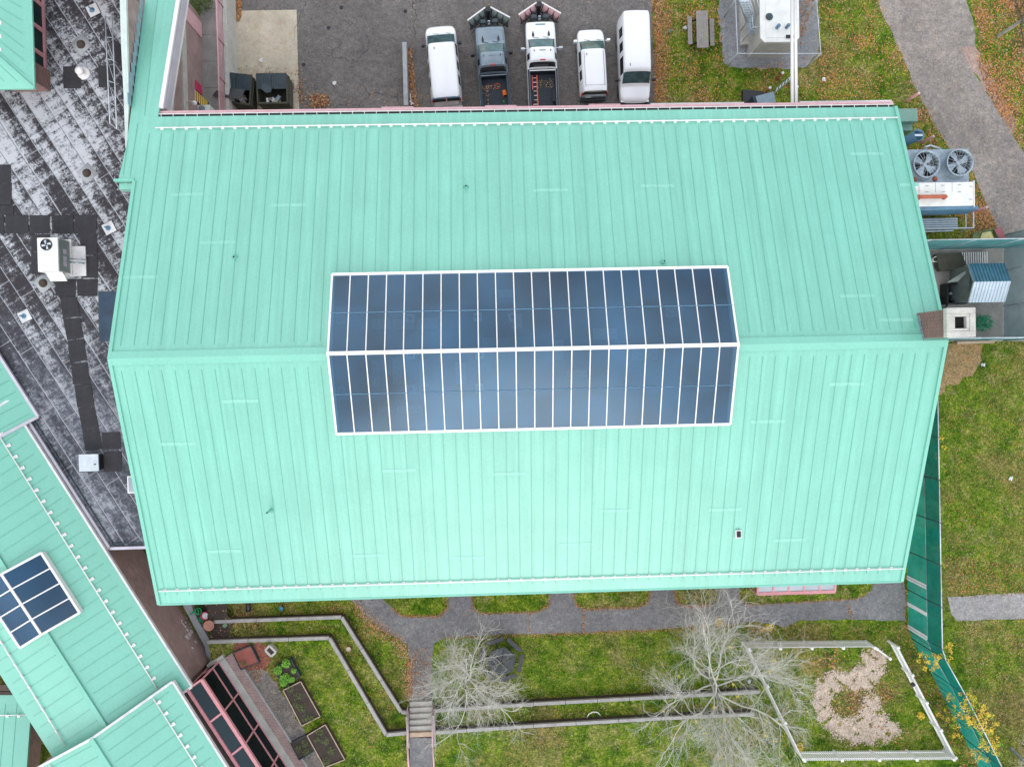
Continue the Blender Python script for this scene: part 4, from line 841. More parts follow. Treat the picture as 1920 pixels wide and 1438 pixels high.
ax=V((a.x,a.y,2.2)); c.tube(V((bs.x-.3,bs.y-.15,.8)),V((a.x-.35,a.y-.12,1.6)),.22,n=16); c.tube(V((a.x-.35,a.y-.12,1.6)),ax,.3,.37,n=20,cap=False); c.lathe(ax-V((0,0,.0)),[(.37,0),(.37,.05),(.34,.05),(.33,-.4),(.01,-.42)],24); c.build('pipe','blue_steel',t,True); c=MB(); c.box(ax+V((0,0,-.02)),(.6,.13,.04)); c.build('cross_bar','shedlight',t)
zc=2.4; a=P(1703,281,zc); b=P(1817,342,zc); ct_=thing('cooling_unit','cooling unit with two large open fans and a white panelled housing by the road','cooling unit',((a.x+b.x)/2,(a.y+b.y)/2,0))
a.x-=.6
c=MB(); c.box(((a.x+b.x)/2,(a.y+b.y)/2,0),(b.x-a.x,a.y-b.y,zc)); c.build('fan_deck','galv',ct_,bevel=.02)
for n_,(x,y) in enumerate(((1738,307.5),(1800.5,304.5))):
    q=P(x,y,zc+.55); q=V((q.x,q.y,zc)); r=.80; c=MB(); c.lathe(q,[(r+.14,0),(r+.02,.18),(r,.5),(r+.05,.52),(r+.05,.56),(r-.02,.56),(r-.03,.2),(r,.02)],40,cap=False); fr_=c.build('fan_shroud','galv',ct_,True)
    c=MB(); c.lathe(q+V((0,0,.012)),[(r,0),(.0,.004)],30); c.build('fan_well','dark',fr_)
    c=MB(); c.lathe(q+V((0,0,.25)),[(.12,0),(.12,.12),(.02,.13)],14)
    for k in range(4):
        an=k*math.pi/2+(.5 if n_ else 1.0); u=V((math.cos(an),math.sin(an),0)); s_=V((-u.y,u.x,0)); pts=[(.08,-.05,.0),(.3,-.17,-.03),(.6,-.25,-.05),(.72,-.12,-.03),(.74,.1,.04),(.62,.24,.09),(.35,.12,.06),(.08,.06,.02)]
        c.face([q+V((0,0,.3))+u*i_+s_*j_+V((0,0,k_)) for i_,j_,k_ in pts])
    c.build('fan_blades','galv',fr_)
    c=MB()
    for k in range(20):
        an=2*math.pi*k/20; c.bar(q+V((.1*math.cos(an+.5),.1*math.sin(an+.5),.56)),q+V(((r)*math.cos(an),(r)*math.sin(an),.56)),.010,.010)
    c.lathe(q+V((0,0,.54)),[(.4,0),(.412,.0)],24,cap=False); c.build('guard','galv_light',fr_)
for x,y in((1715,336),(1753,336)): q=P(x,y,zc+.01); c=MB(); c.lathe(q,[(.17,0),(.16,.03),(.1,.1)],12); c.build('rusty_flange','rust',ct_)
a=P(1711,343,2.7); b=P(1826,386,2.7); a.x-=.7
c=MB(); c.box(((a.x+b.x)/2,(a.y+b.y)/2,0),(b.x-a.x,a.y-b.y,2.7)); hs=c.build('housing','cream',ct_,bevel=.02)
c=MB(); c.box((b.x+.0,(a.y+b.y)/2,2.3),(.06,a.y-b.y+.15,.45)); 
c.build('end_trim','white',hs)
for x in(1723,1754,1785): q=P(x,344,2.7); c=MB(); c.box((q.x,a.y-.32,2.7),(.02,.6,.012)); c.build('panel_seam','bluegray',hs)
for x,y in((1738,349),(1768,348),(1799,347),(1738,360),(1769,360),(1799,360),(1820,350),(1820,374)): c=MB(); c.box(P(x,y,2.71),(.2,.03,.02)); c.build('latch','bluegray',hs)
q0,q1=P(1700,370,2.95),P(1773,368.5,2.95); c=MB(); c.tube(q0,q1,.12,n=14); c.tube(q1,V((q1.x+.05,q1.y-.05,2.6)),.13,n=14); c.tube(P(1723,370,2.95)-V((.02,0,0)),P(1723,370,2.95)+V((.03,0,0)),.16,n=14); c.build('copper_pipe','orange_pipe',ct_,True)
c=MB(); y1=b.y; x_1=P(1820,390,2.0).x
for k in range(4): c.tube((a.x,y1-.1-k*.03,2.55-k*.3),(x_1,y1-.1-k*.03,2.55-k*.3),.16-.02*k,n=12)
c.build('coil_drum','blue_steel',ct_,True)
c=MB(); z=1.2; q=P(1815,410,z); 
c.box(((a.x+q.x)/2-.2,y1-.75,.9),(q.x-a.x-.7,.75,.1),m=1)
for k in range(5): c.box(((a.x+q.x)/2-.2,y1-.47-k*.14,1.0),(q.x-a.x-.8,.05,.05),m=0)
c.path([V((a.x,y1-1.15,1.35)),V((q.x+.25,y1-1.12,1.35)),V((q.x+.25,y1-.1,1.35))],.04); c.path([V((q.x-.25,y1-1.12,1.35)),V((q.x-.25,y1-.1,1.35))],.03); c.path([V((a.x,y1-1.3,1.2)),V((q.x-1.0,y1-1.25,1.2))],.05)
for xx in(q.x+.25,q.x-1.6,a.x+.3): c.tube((xx,y1-1.12,0),(xx,y1-1.12,1.35),.03)
c.build('drip_tray',['galv_light','bluegray'],ct_)
c=MB(); c.path([P(1733,277,2.0),P(1744,273,2.1),P(1765,280,2.0)],.06); c.path([P(1733,280,1.8),P(1737,275,1.7)],.08); c.build('supply_pipe','shedlight',ct_,True)
# camouflage sheet and palm-green boards by the road
q=P(1855,440,.5); t=thing('painted_board_pile','pile of green, red and pale yellow painted boards behind the mesh enclosure','boards',(q.x,q.y,0))
for pts,m,z in (([(1826,436),(1868,426),(1872,448),(1822,450)],'camogreen',.45),([(1842,437),(1858,434),(1864,448),(1838,449)],'palm',.55),([(1862,430),(1866,428),(1876,448),(1870,449)],'kelly' if 0 else 'leafdull',.6),([(1864,430),(1876,425),(1886,447),(1874,449)],'pink_dark',.65)):
    c=MB(); c.slab([P(x,y,z) for x,y in pts],.05); c.build('board',m,t)
# enclosure with mesh screens
hE=3.7
encl,w3=wirefence('screened_enclosure',[(1700,450.5),(1745,450),(2010,446)],hE,'tall pale blue mesh screen fence on the north side of the shed yard','screen_blue',postn=3.2)
wirefence('screened_enclosure',[(1962,420),(1962,634)],hE,'tall grey translucent mesh screen fence on the east side of the shed yard','screen_gray',postn=2.4)
wirefence('screened_enclosure',[(1700,634.5),(1838,633.5),(2010,632)],hE,'tall mesh screen fence on the south side of the shed yard, seen edge on','screen_blue',postn=3.2)
c=MB(); c.prism([P(x,y,.01) for x,y in [(1700,455),(2040,455),(2040,640),(1700,640)]],-.02,.012); struct('yard_ground',c,'concrete')
a=P(1792,643,.2); b=P(1862,641,.2); c=MB(); c.bar(a,b,.16,.35); tag(c.build('plank','tan_board',org=a),'long weathered plank along the foot of the yard fence above the straw','plank')
# shed: gable roof of ribbed metal, open towards the west
ze_,zr2=2.0,2.55; A=P(1815,497,ze_); B=P(1884,492,ze_); R0=P(1825,530,zr2); R1=P(1897,526,zr2); C=P(1818,568,ze_); D=P(1887,564,ze_)
A=V((R0.x-.02,A.y,ze_)); 
t=thing('metal_shed','small metal shed with a ribbed blue gable roof in the fenced yard','shed',((A.x+B.x)/2,(A.y+C.y)/2,0))
xl,xrr=R0.x,R1.x-.05; ym=(R0.y+R1.y)/2; yn=P(1850,494,ze_).y; ys_=P(1850,567,ze_).y
for y,m in((yn,'shedblue'),(ys_,'shedlight')):  # sunward slope painted pale, the other dark: light put into the roof colours
    c=MB(); c.slab([V((xl,y,ze_)),V((xrr,y,ze_)),V((xrr,ym,zr2)),V((xl,ym,zr2))],.04)
    for k in range(12): x=xl+.06+k*(xrr-xl-.1)/11; c.bar(V((x,y,ze_+.02)),V((x,ym,zr2+.02)),.04,.04)
    c.build('roof_side',m,t)
c=MB(); c.prism([V((xl+.15,yn-.12,0)),V((xrr-.12,yn-.12,0)),V((xrr-.12,ys_+.12,0)),V((xl+.15,ys_+.12,0))],0,ze_-.06); c.build('wall','graypanel',t)
c=MB(); c.bar(V((xl-.01,yn,ze_)),V((xl-.01,ym,zr2)),.05,.1); c.bar(V((xl-.01,ys_,ze_)),V((xl-.01,ym,zr2)),.05,.1); c.build('gable_trim','graypanel',t)
c=MB(); c.slab([P(1775,530,1.2),P(1812,507,1.8),P(1811,514,1.8),P(1796,528,1.4)],.03); c.build('open_door','graypanel',t)
# dark cart beside it, tarp, bucket and slatted bench
q=P(1795,550,.4); t=thing('tool_cart','dark open crate of tools left of the metal shed','crate',(q.x,q.y,0)); c=MB(); a,b=P(1777,532,.8),P(1817,568,.8)
for p0,p1 in (((a.x,a.y),(b.x,a.y)),((b.x,a.y),(b.x,b.y)),((b.x,b.y),(a.x,b.y)),((a.x,b.y),(a.x,a.y))): c.bar((*p0,.4),(*p1,.4),.06,.8)
c.build('side','dark',t); c=MB(); c.box(((a.x+b.x)/2,(a.y+b.y)/2,.1),(abs(a.x-b.x),abs(a.y-b.y),.05)); c.build('floor','dark',t)
c=MB(); rr=random.Random(3)
for k in range(12): c.box((rr.uniform(a.x+.2,b.x-.2),rr.uniform(b.y+.2,a.y-.2),.2),(rr.uniform(.08,.3),rr.uniform(.08,.2),rr.uniform(.1,.35)),rr.uniform(0,3),m=k%3)
tag(c.build('tools',['bluegray','black_plastic','litter'],org=(q.x,q.y,.15),bevel=.01),'jumble of small tools inside the dark crate by the shed','tools')
q=P(1785,485,.5); c=MB(); c.slab([P(x,y,.5) for x,y in [(1757,477),(1803,474),(1812,497),(1790,505),(1765,508),(1760,500)]],.45); tag(c.build('tarp','olive',org=(q.x,q.y,0),bevel=.05),'brown green tarp over a low stack in the fenced yard','tarp')
q=P(1755,486,.45); c=MB(); c.lathe((q.x,q.y,0),[(.15,0),(.19,.45),(.17,.45),(.14,.05)],16); o=c.build('pail','white',org=(q.x,q.y,0),smooth=True); tag(o,'white pail with a green plant inside at the corner of the yard','bucket')
a,b=P(1803,473,.5),P(1854,498,.5); t=thing('slatted_bench','white slatted pallet lying north of the metal shed','pallet',((a.x+b.x)/2,(a.y+b.y)/2,0)); c=MB(); n=12
for k in range(n): x=a.x+(k+.5)*(b.x-a.x)/n; c.box((x,(a.y+b.y)/2,.42),((b.x-a.x)/n*.5,a.y-b.y,.04))
c.build('slats','white',t); c=MB()
for y in (a.y-.1,b.y+.1): c.bar((a.x,y,.2),(b.x,y,.2),.07,.4)
c.build('frame','timber_dark',t)
q=P(1768,566,.15); c=MB()
for j in range(3):
    for k in range(16): a0_,a1_=2*math.pi*k/16,2*math.pi*(k+1)/16; c.tube(q+V((.3*math.cos(a0_),.42*math.sin(a0_),j*.05)),q+V((.3*math.cos(a1_),.42*math.sin(a1_),j*.05)),.03,n=6)
tag(c.build('cable_coil','black_plastic',org=q,smooth=True),'dark coil of cable on the yard floor near the roof edge','cable')
# ---------------------------------------------------------------- tall teal screened fence
wp=[P(x,y,3.6) for x,y in [(1757,640),(1758,740),(1761,900),(1764,1060),(1767,1217),(1774,1238),(1810,1302),(1879,1438),(1960,1600)]]; wp=[V((p.x,p.y,0)) for p in wp]
tf_=thing('screened_fence','tall fence with teal windscreen fabric running down the right of the hall','fence',wp[3])
for z0,z1,m,nm in((.03,2.1,'screen_teal','lower_screen'),(2.1,3.6,'screen_teal_dark','upper_screen')):
    c=MB()
    for a,b in zip(wp,wp[1:]): c.face([a+V((0,0,z0)),b+V((0,0,z0)),b+V((0,0,z1)),a+V((0,0,z1))])
    c.build(nm,m,tf_)
c=MB(); c.path([p+V((0,0,3.6)) for p in wp],.035); c.build('top_rail','galv_light',tf_,True)
c=MB(); c.path([p+V((0,0,2.1)) for p in wp],.02); c.build('middle_rail','galv',tf_,True)
for k,(a,b) in enumerate(zip(wp,wp[1:])):
    n=max(1,round((b-a).length/3.0))
    for j in range(n): q=a.lerp(b,j/n); c=MB(); c.tube(q,q+V((0,0,3.65)),.03); c.build('post','slate',tf_,True)
for y0 in(1092,1141,1184):
    q=None
    for i in range(200):
        a=wp[2].lerp(wp[4],i/200)
        d=(RM.transposed()@(V((a.x,a.y,.1))-V((0,0,H)))); py=719-F*d.y/-d.z
        if py>y0-13: q=a; break
    if q is None: continue
    c=MB(); dd=V((0,-.13,0)); 
    for s in((0,-.0),(-.17,0)) if y0!=1141 else ((0,0),): c.obox(q+V((-.045,s[0],0)),(.03,0,0),(0,-.12 if y0!=1141 else -.24,0),(0,0,2.1))
    c.build('white_board','litter',tf_)
# ---------------------------------------------------------------- picket fences
def picket(p0,p1,label,gate=False):
    a,b=P(*p0,0),P(*p1,0); L=(b-a).length; d=(b-a).normalized(); t=thing('picket_fence',label,'picket fence',a,0,'white picket fence sides'); n=max(1,round(L/2.35)); sd=V((-d.y,d.x,0))
    for k in range(n+1):
        q=a.lerp(b,k/n); c=MB(); c.box(q,(.13,.13,1.22),math.atan2(d.y,d.x)); po=c.build('post','fence_white',t); c=MB(); c.box(q+V((0,0,1.22)),(.17,.17,.03),math.atan2(d.y,d.x)); c.box(q+V((0,0,1.25)),(.1,.1,.04),math.atan2(d.y,d.x)); c.build('post_cap','fence_white',po)
        if k==n: break
        e=a.lerp(b,(k+1)/n); c=MB()
        for z in(.25,.95): c.bar(q+d*.07+V((0,0,z)),e-d*.07+V((0,0,z)),.045,.09)
        m_=int((e-q).length/.15)
        for j in range(m_): r=q+d*((j+.75)*(e-q).length/(m_+.5)); c.box(r+sd*.035,(.10,.02,1.12),math.atan2(d.y,d.x))
        c.build('picket_panel','fence_white',t)
picket((1392,1203),(1622,1201),'white picket fence side nearest the path'); picket((1665,1201),(1770,1402),'white picket fence side next to the teal screened fence'); picket((1767,1405),(1494,1407),'white picket fence side along the bottom of the plot'); picket((1491,1404),(1394,1206),'white picket fence side under the bare tree branches')
picket((1626,1203),(1650,1221),'open white picket gate swung into the plot')
q=P(1713,1284,1.3); t=thing('gate_latch','black lockbox hung on the right picket fence','lockbox',q); c=MB(); c.box(q-V((0,0,.2)),(.24,.2,.22),.5); c.build('case','black_plastic',t,bevel=.03); c=MB(); c.tube(q+V((-.06,0,0)),q+V((.1,.08,.05)),.03); c.build('shackle','black_plastic',t)
# ---------------------------------------------------------------- flat roofed link
ZF=3.75
fl=thing('flat_roof_building','low building with a flat black and white streaked membrane roof','building',P(100,500,0))
c=MB(); out=[(-160,-160),(232,-160),(240,278),(300,300),(300,700),(330,1026),(206,1029),(52,788),(-160,480)]
pts=[P(x,y,ZF) for x,y in out]; c.prism(pts,0,ZF,1,0); c.build('membrane_roof',['membrane','brick'],fl)
c=MB(); e=[P(x,y,ZF+.12) for x,y in [(-30,655),(54,790),(206,1028),(300,1025)]]
for a,b in zip(e,e[1:]): c.bar(a,b,.16,.12); 
for a,b in zip(e,e[1:]):
    n_=V((-(b-a).y,(b-a).x,0)).normalized()*.26; c.bar(a+n_-V((0,0,.06)),b+n_-V((0,0,.06)),.05,.06,1)
c.build('edge_coping',['lilac','slate'],fl)
def vent(x,y,kind):
    q=P(x,y,ZF); c=MB()
    if kind=='mat':
        c.box(q+V((0,0,.004)),(.72,.72,.02),.45,m=1); c.box(q+V((0,0,.02)),(.66,.66,.02),.45,m=0); c.lathe(q+V((-.05,0,.04)),[(.16,0),(.05,.05),(.05,.35),(.03,.36)],12,2); c.build('pipe_vent',['white_dirty','dark','blue_steel'],fl)
    elif kind=='drain':
        c.lathe(q+V((0,0,.01)),[(.26,0),(.22,.03),(.2,.12),(.1,.15),(.02,.15)],16,0); c.box(q+V((.02,0,.002)),(.9,.9,.006),.7,m=1); c.build('roof_drain',['rust' if 0 else 'timber_dark','concrete_blue'],fl,True)
    else:
        c.lathe(q,[(.38,.01),(.3,.05),(.14,.1),(.14,.35),(.24,.36),(.24,.44),(.1,.5),(0,.51)],18,0); c.build('vent_cap','white',fl,True)
for v in [(175,20,'mat'),(205,428,'mat'),(47,593,'mat'),(163,325,'drain'),(81,531,'drain'),(156,138,'cap'),(152,84,'drain')]: vent(*v)
pads=[(118,125,152,166),(184,124,215,164),(-24,404,7,438),(10,404,53,438),(55,404,93,438),(97,404,137,438),(140,404,181,438),(-20,309,20,343),(-18,344,22,384),(-16,386,25,403),(58,440,93,472),(58,474,84,514),(150,438,182,478),(153,480,183,521),(103,524,142,555),(144,524,183,555)]
def padq(pts,label): 
    w=[P(x,y,ZF+.03) for x,y in pts]; c=MB(); c.slab(w,.02); o=c.build('walkway_pad','pad',org=(w[0].x,w[0].y,ZF)); tag(o,label,'roof pad','dark walkway pads on the flat roof')
PL_=['left of the white round vent cap','right of the white round vent cap','at the left frame edge in the horizontal row','second from the left in the horizontal row','third from the left in the horizontal row, streaked white','fourth from the left in the horizontal row','right end of the horizontal row above the rooftop unit','top of the short stack at the left frame edge','middle of the short stack at the left frame edge','bottom of the short stack at the left frame edge','at the upper left corner of the rooftop unit','at the lower left corner of the rooftop unit','upper one right of the rooftop unit','lower one right of the rooftop unit','below the rooftop unit, left one','below the rooftop unit, right one']
for (a,b,c_,d),l in zip(pads,PL_): j=R_.uniform(-1,1); padq([(a,b),(c_,b+j),(c_+j,d),(a+1,d)],'dark square roof pad, '+l)
col=[[(112,557),(144,557),(150,593),(118,597)],[(118,598),(150,596),(157,633),(126,638)],[(127,639),(157,635),(163,675),(131,681)],[(133,682),(164,679),(169,719),(137,721)],[(139,722),(170,720),(177,761),(145,764)],[(146,765),(177,762),(185,802),(154,806)],[(154,807),(185,803),(192,841),(160,845)]]
for k,q in enumerate(col): padq(q,['top pad','second pad','third pad','middle pad','fifth pad','sixth pad','bottom pad'][k]+' of the leaning column of dark roof pads')
padq([(190,811),(225,810),(227,842),(193,842)],'dark square roof pad right of the column foot, the upper one'); padq([(194,847),(228,846),(227,884),(195,884)],'dark square roof pad right of the pale roof hatch')
c=MB(); c.slab([P(x,y,ZF+.035) for x,y in [(184,547),(222,546),(215,640),(186,640)]],.02); tag(c.build('rubber_sheet','bluesheet',org=P(200,590,ZF)),'wet dark blue rubber sheet on the flat roof against the hall','sheet')
# rooftop unit
zt_=ZF+1.35; a=P(69,446,zt_); b=P(110,509,zt_); t=thing('rooftop_unit','pale rooftop air conditioning unit with one round fan on the flat roof','air conditioner',((a.x+b.x)/2,(a.y+b.y)/2,ZF)); cxx,cyy=(a.x+b.x)/2,(a.y+b.y)/2; ww,dd=b.x-a.x,a.y-b.y
c=MB(); c.box((cxx,cyy,ZF+.2),(ww,dd,1.15)); c.build('cabinet','cream',t,bevel=.025); c=MB(); c.box((cxx+ww/2+.01,cyy,ZF+.28),(.03,dd-.1,1.0)); c.build('side_panel','graypanel',t)
c=MB(); c.box((cxx,cyy,ZF+.01),(ww+.2,dd+.2,.2)); c.box((cxx+ww/2+.45,cyy-.2,ZF+.0),(.8,dd*.9,.12)); c.build('curb','white_dirty',t)
q=P(87,459,zt_); c=MB(); c.lathe((q.x,q.y,zt_-.02),[(.33,.03),(.33,.06),(.29,.06),(.29,.03),(0,.03)],28,1); c.m=[1]*len(c.m); fh=c.build('fan_opening',['cream','dark'],t); c=MB()
for k in range(4): an=k*math.pi/2+.3; u=V((math.cos(an),math.sin(an),0)); s_=V((-u.y,u.x,0)); c.face([V((q.x,q.y,zt_+.025))+u*.04,V((q.x,q.y,zt_+.02))+u*.26-s_*.09,V((q.x,q.y,zt_+.03))+u*.27+s_*.05,V((q.x,q.y,zt_+.03))+u*.06+s_*.05])
c.build('fan_blade','galv_light',fh)
c=MB()
for yy_ in(.25,-.15,-.45): c.box((cxx+ww/2+.02,cyy+yy_,ZF+.6),(.03,.28,.3)); 
c.build('access_door','lilac',t); c=MB(); c.path([V((cxx+ww/2+.1,cyy-.1,ZF+.35)),V((cxx+ww/2+.9,cyy-.15,ZF+.3)),V((cxx+ww/2+.9,cyy-.15,ZF))],.035); c.path([V((cxx+ww/2+.1,cyy-.3,ZF+.45)),V((cxx+ww/2+.75,cyy-.35,ZF+.4)),V((cxx+ww/2+.75,cyy-.35,ZF))],.05); c.build('refrigerant_pipe','galv',t,True)
c=MB(); c.slab([V((cxx-ww/2+.2,cyy-dd/2-.0,ZF+1.0)),V((cxx+ww/2,cyy-dd/2-.0,ZF+1.0)),V((cxx+ww/2,cyy-dd/2-.45,ZF+.55)),V((cxx-ww/2+.2,cyy-dd/2-.45,ZF+.55))],.03); c.build('intake_hood','cream',t)
a=P(147,852,ZF+.55); b=P(185,883,ZF+.55); t=thing('roof_hatch','pale square roof hatch beside the last of the dark pads','roof hatch',((a.x+b.x)/2,(a.y+b.y)/2,ZF)); c=MB(); c.box(((a.x+b.x)/2,(a.y+b.y)/2,ZF+.45),(b.x-a.x,a.y-b.y,.1)); c.build('lid','concrete_blue' if 0 else 'galv_light',t,bevel=.02); c=MB(); c.box(((a.x+b.x)/2+.05,(a.y+b.y)/2,ZF),(b.x-a.x-.1,a.y-b.y-.1,.46)); c.build('curb','dark',t); c=MB(); c.box((b.x-.2,(a.y+b.y)/2-.1,ZF+.552),(.1,.05,.04)); c.build('handle','dark',t)
a=P(238,893,ZF+.3); b=P(275,924,ZF+.3); t=thing('roof_skylight','white framed skylight dome half hidden by the hall roof edge','skylight',((a.x+b.x)/2,(a.y+b.y)/2,ZF)); c=MB(); c.box(((a.x+b.x)/2,(a.y+b.y)/2,ZF),(b.x-a.x,a.y-b.y,.28)); c.build('frame','white',t); c=MB(); c.box(((a.x+b.x)/2,(a.y+b.y)/2,ZF+.285),(b.x-a.x-.16,a.y-b.y-.16,.06)); c.build('dome','polycarb',t,bevel=.04)
# lying pipe rack
c=MB(); r0=[P(197,30,ZF+.5),P(206,232,ZF+.5)]; r1=[P(210,28,ZF+.5),P(219,242,ZF+.5)]
c.path(r0,.035); c.path(r1,.035)
for k in range(6):
    q0=r0[0].lerp(r0[1],k/5); q1=r1[0].lerp(r1[1],k/5); c.path([q0,q1],.02,6); 
    if k<5: c.path([q0,r1[0].lerp(r1[1],(k+1)/5)],.015,6)
    c.path([q0,V((q0.x,q0.y,ZF))],.025,6); c.path([q1,V((q1.x,q1.y,ZF))],.025,6)
tag(c.build('pipe_rack','galv_light',org=P(205,130,ZF),smooth=True),'long thin pale pipe rack with cross braces along the parapet on the flat roof','pipe rack')
# ---------------------------------------------------------------- lower left wings
def gable_wing(name,label,ne,rg,sw,ze,zr,rails=(),pitch=.762,wallz=0,th=.16):
    A0,A1=P(*ne[0],ze),P(*ne[1],ze); R0,R1=P(*rg[0],zr),P(*rg[1],zr); S0,S1=P(*sw[0],ze),P(*sw[1],ze)
    t=thing(name,label,'building',V(((A0.x+A1.x)/2,(A0.y+A1.y)/2,0))); c=MB()
    slope(c,A0,A1,R1,R0,pitch,th,.45,.35); slope(c,S0,S1,R1,R0,pitch,th,.45,.3); c.build('roof',['roof','roof_seam','roof_splice'],t)
    c=MB(); d=(R1-R0).normalized(); c.bar(R0+V((0,0,.05)),R1+V((0,0,.05)),.26,.09); c.build('ridge_cap','roof',t)
    c=MB(); c.bar(A0+V((0,0,-.06)),A1+V((0,0,-.06)),.12,.2); 
    for a,b in ((A0,R0),(A1,R1),(S0,R0),(S1,R1)): c.bar(a+V((0,0,.02)),b+V((0,0,.02)),.14,.1)
    c.build('edge_trim','white_dirty',t)
    n_=(A1-A0).cross(R0-A0).normalized(); n_=n_ if n_.z>0 else -n_; inw=V((R0.x-A0.x,R0.y-A0.y,0)).normalized()
    c=MB(); i0,i1=A0+inw*.35,A1+inw*.35; o0,o1=S0-inw*.35,S1-inw*.35; dd=(A1-A0).normalized()*.3
    zz=ze-.1
    for a,b in((i0+dd,i1-dd),(i1-dd,o1-dd),(o1-dd,o0+dd),(o0+dd,i0+dd)): c.face([(a.x,a.y,wallz),(b.x,b.y,wallz),(b.x,b.y,zz),(a.x,a.y,zz)])
    for i_,o_,r_,s_ in((i0,o0,R0,1),(i1,o1,R1,-1)): c.face([V((i_.x,i_.y,zz))+dd*s_,V((o_.x,o_.y,zz))+dd*s_,V((r_.x,r_.y,zr-.2))+dd*s_])
    c.build('wall','brick',t)
    return t,(A0,A1,R0,R1,S0,S1),(i0,i1)
ZB,ZBR=4.1,5.4
wb,cb,ib=gable_wing('classroom_wing','mint green roofed wing with a square skylight at the lower left',((17,750),(360,1287)),((-131,844),(213,1384)),((-228,906),(117,1448)),ZB,ZBR)
nB=(cb[1]-cb[0]).cross(cb[2]-cb[0]).normalized(); nB=nB if nB.z>0 else -nB
nB2=(cb[5]-cb[4]).cross(cb[2]-cb[4]).normalized(); nB2=nB2 if nB2.z>0 else -nB2
def onplane(px,py,p0,n): 
    d=RM@V(((px-960)/F,-(py-719)/F,-1)); o=V((0,0,H)); t=(p0-o).dot(n)/d.dot(n); return o+d*t
snow_rail(wb,onplane(-60,722,cb[0],nB),onplane(296,1291,cb[0],nB),.762,nB,side=-1,offset=.15,sz=.09); snow_rail(wb,onplane(-40,1130,cb[4],nB2),onplane(125,1396,cb[4],nB2),.762,nB2,side=1,offset=.06,sz=.08)
def skyl(parent,pn,ps,rdg,n,rows,p0,nrm1,p1,nrm2,m1,m2):
    """pn: far corners on slope 1, rdg: ridge points, ps: corners on slope 2"""
    h=.3; a0,a1=[onplane(*q,p0+nrm1*h,nrm1) for q in pn]; r0,r1=rdg; s0,s1=[onplane(*q,p1+nrm2*h,nrm2) for q in ps]
    c=MB()
    for a,b in((a0,a1),(r0,r1),(s0,s1)): c.bar(a,b,.14,.12)
    for (a,b) in((a0,r0),(a1,r1),(s0,r0),(s1,r1)): c.bar(a,b,.13,.12); c.bar(a-V((0,0,.17)),b-V((0,0,.17)),.1,.25)
    c.bar(a0-V((0,0,.17)),a1-V((0,0,.17)),.1,.25); c.bar(s0-V((0,0,.17)),s1-V((0,0,.17)),.1,.25)
    for k in range(1,n): c.bar(a0.lerp(a1,k/n),r0.lerp(r1,k/n),.075,.1); c.bar(s0.lerp(s1,k/n),r0.lerp(r1,k/n),.075,.1)
    f=c.build('skylight','white',parent,bevel=.01)
    for q,m in(((a0,a1,r1,r0),m1),((s0,s1,r1,r0),m2)):
        c=MB(); c.face([v+V((0,0,.015)) for v in q]); c.build('glazing',m,f); c=MB(); c.face([v-V((0,0,.12)) for v in q]); c.build('skylight_well','bluesheet',f)
rr0=P(3,1076,ZBR+.34); rr1=P(78,1189,ZBR+.34)
skyl(wb,[(78,1036),(150,1148)],[(-37,1100),(38,1214)],[rr0,rr1],4,1,cb[0],nB,cb[4],nB2,'glazing_shaded','glazing')  # darker copy of the glass on one slope: shade painted into the material
# painted letters on the wing's brick wall, seen steeply from above
iw=(ib[1]-ib[0]); iw.z=0; wn_=V((iw.y,-iw.x,0)).normalized(); wn_=wn_ if wn_.dot(V((0,0,0))-ib[0])>0 else -wn_
c=MB(); wpnt=ib[0]+wn_*.01
def wl(x,y): return onplane(300+x/10.27,1100+y/10.27,wpnt,wn_)
for st in [[(430,632),(412,652),(422,695),(450,712)],[(438,715),(470,745),(490,778),(502,752)],[(512,818),(535,812),(545,850),(512,838),(512,818)],[(543,650),(562,640)],[(556,672),(580,650)],[(568,715),(592,698)],[(592,772),(632,752),(636,790)],[(590,850),(618,835),(625,880),(600,890)],[(580,820),(610,905)],[(560,868),(596,935),(575,948),(545,880)],[(485,945),(548,1022)],[(500,925),(530,975)],[(530,960),(575,995)],[(520,925),(545,915)],[(665,1050),(680,1042),(708,1082)],[(605,1170),(628,1160)],[(615,1190),(645,1175)],[(480,690),(510,682)]]:
    for p,q in zip(st,st[1:]):
        a,b=wl(*p),wl(*q); c.bar(a,b,.012,.05,0,wn_.cross((b-a)).normalized() if (b-a).length>1e-4 else V((0,0,1)))
c.build('wall_lettering','litter',wb)
# concrete strip at the wall foot
c=MB(); q=[P(x,y,.3) for x,y in [(326,1098),(347,1098),(362,1143),(371,1163),(381,1180),(394,1201),(404,1236),(389,1240),(384,1212),(343,1135)]]; c.prism(q,0,.3); tag(c.build('concrete_footing','concrete_blue',org=q[0],bevel=.02),'grey concrete ledge at the foot of the brick wall under the hall corner','ledge')
# second gable wing, a step higher
wd,cd,idd=gable_wing('south_wing','higher mint green gable roof overlapping the skylight wing at the bottom left',((324,1277),(520,1588)),((172,1384),(372,1700)),((24,1464),(228,1790)),4.75,6.1)
nD=(cd[1]-cd[0]).cross(cd[2]-cd[0]).normalized(); nD=nD if nD.z>0 else -nD; nD2=(cd[5]-cd[4]).cross(cd[2]-cd[4]).normalized(); nD2=nD2 if nD2.z>0 else -nD2
snow_rail(wd,onplane(288,1308,cd[0],nD),onplane(400,1484,cd[0],nD),.762,nD,side=-1,offset=.15,sz=.09); snow_rail(wd,onplane(94,1432,cd[4],nD2),onplane(140,1500,cd[4],nD2),.762,nD2,side=1,offset=.06,sz=.08)
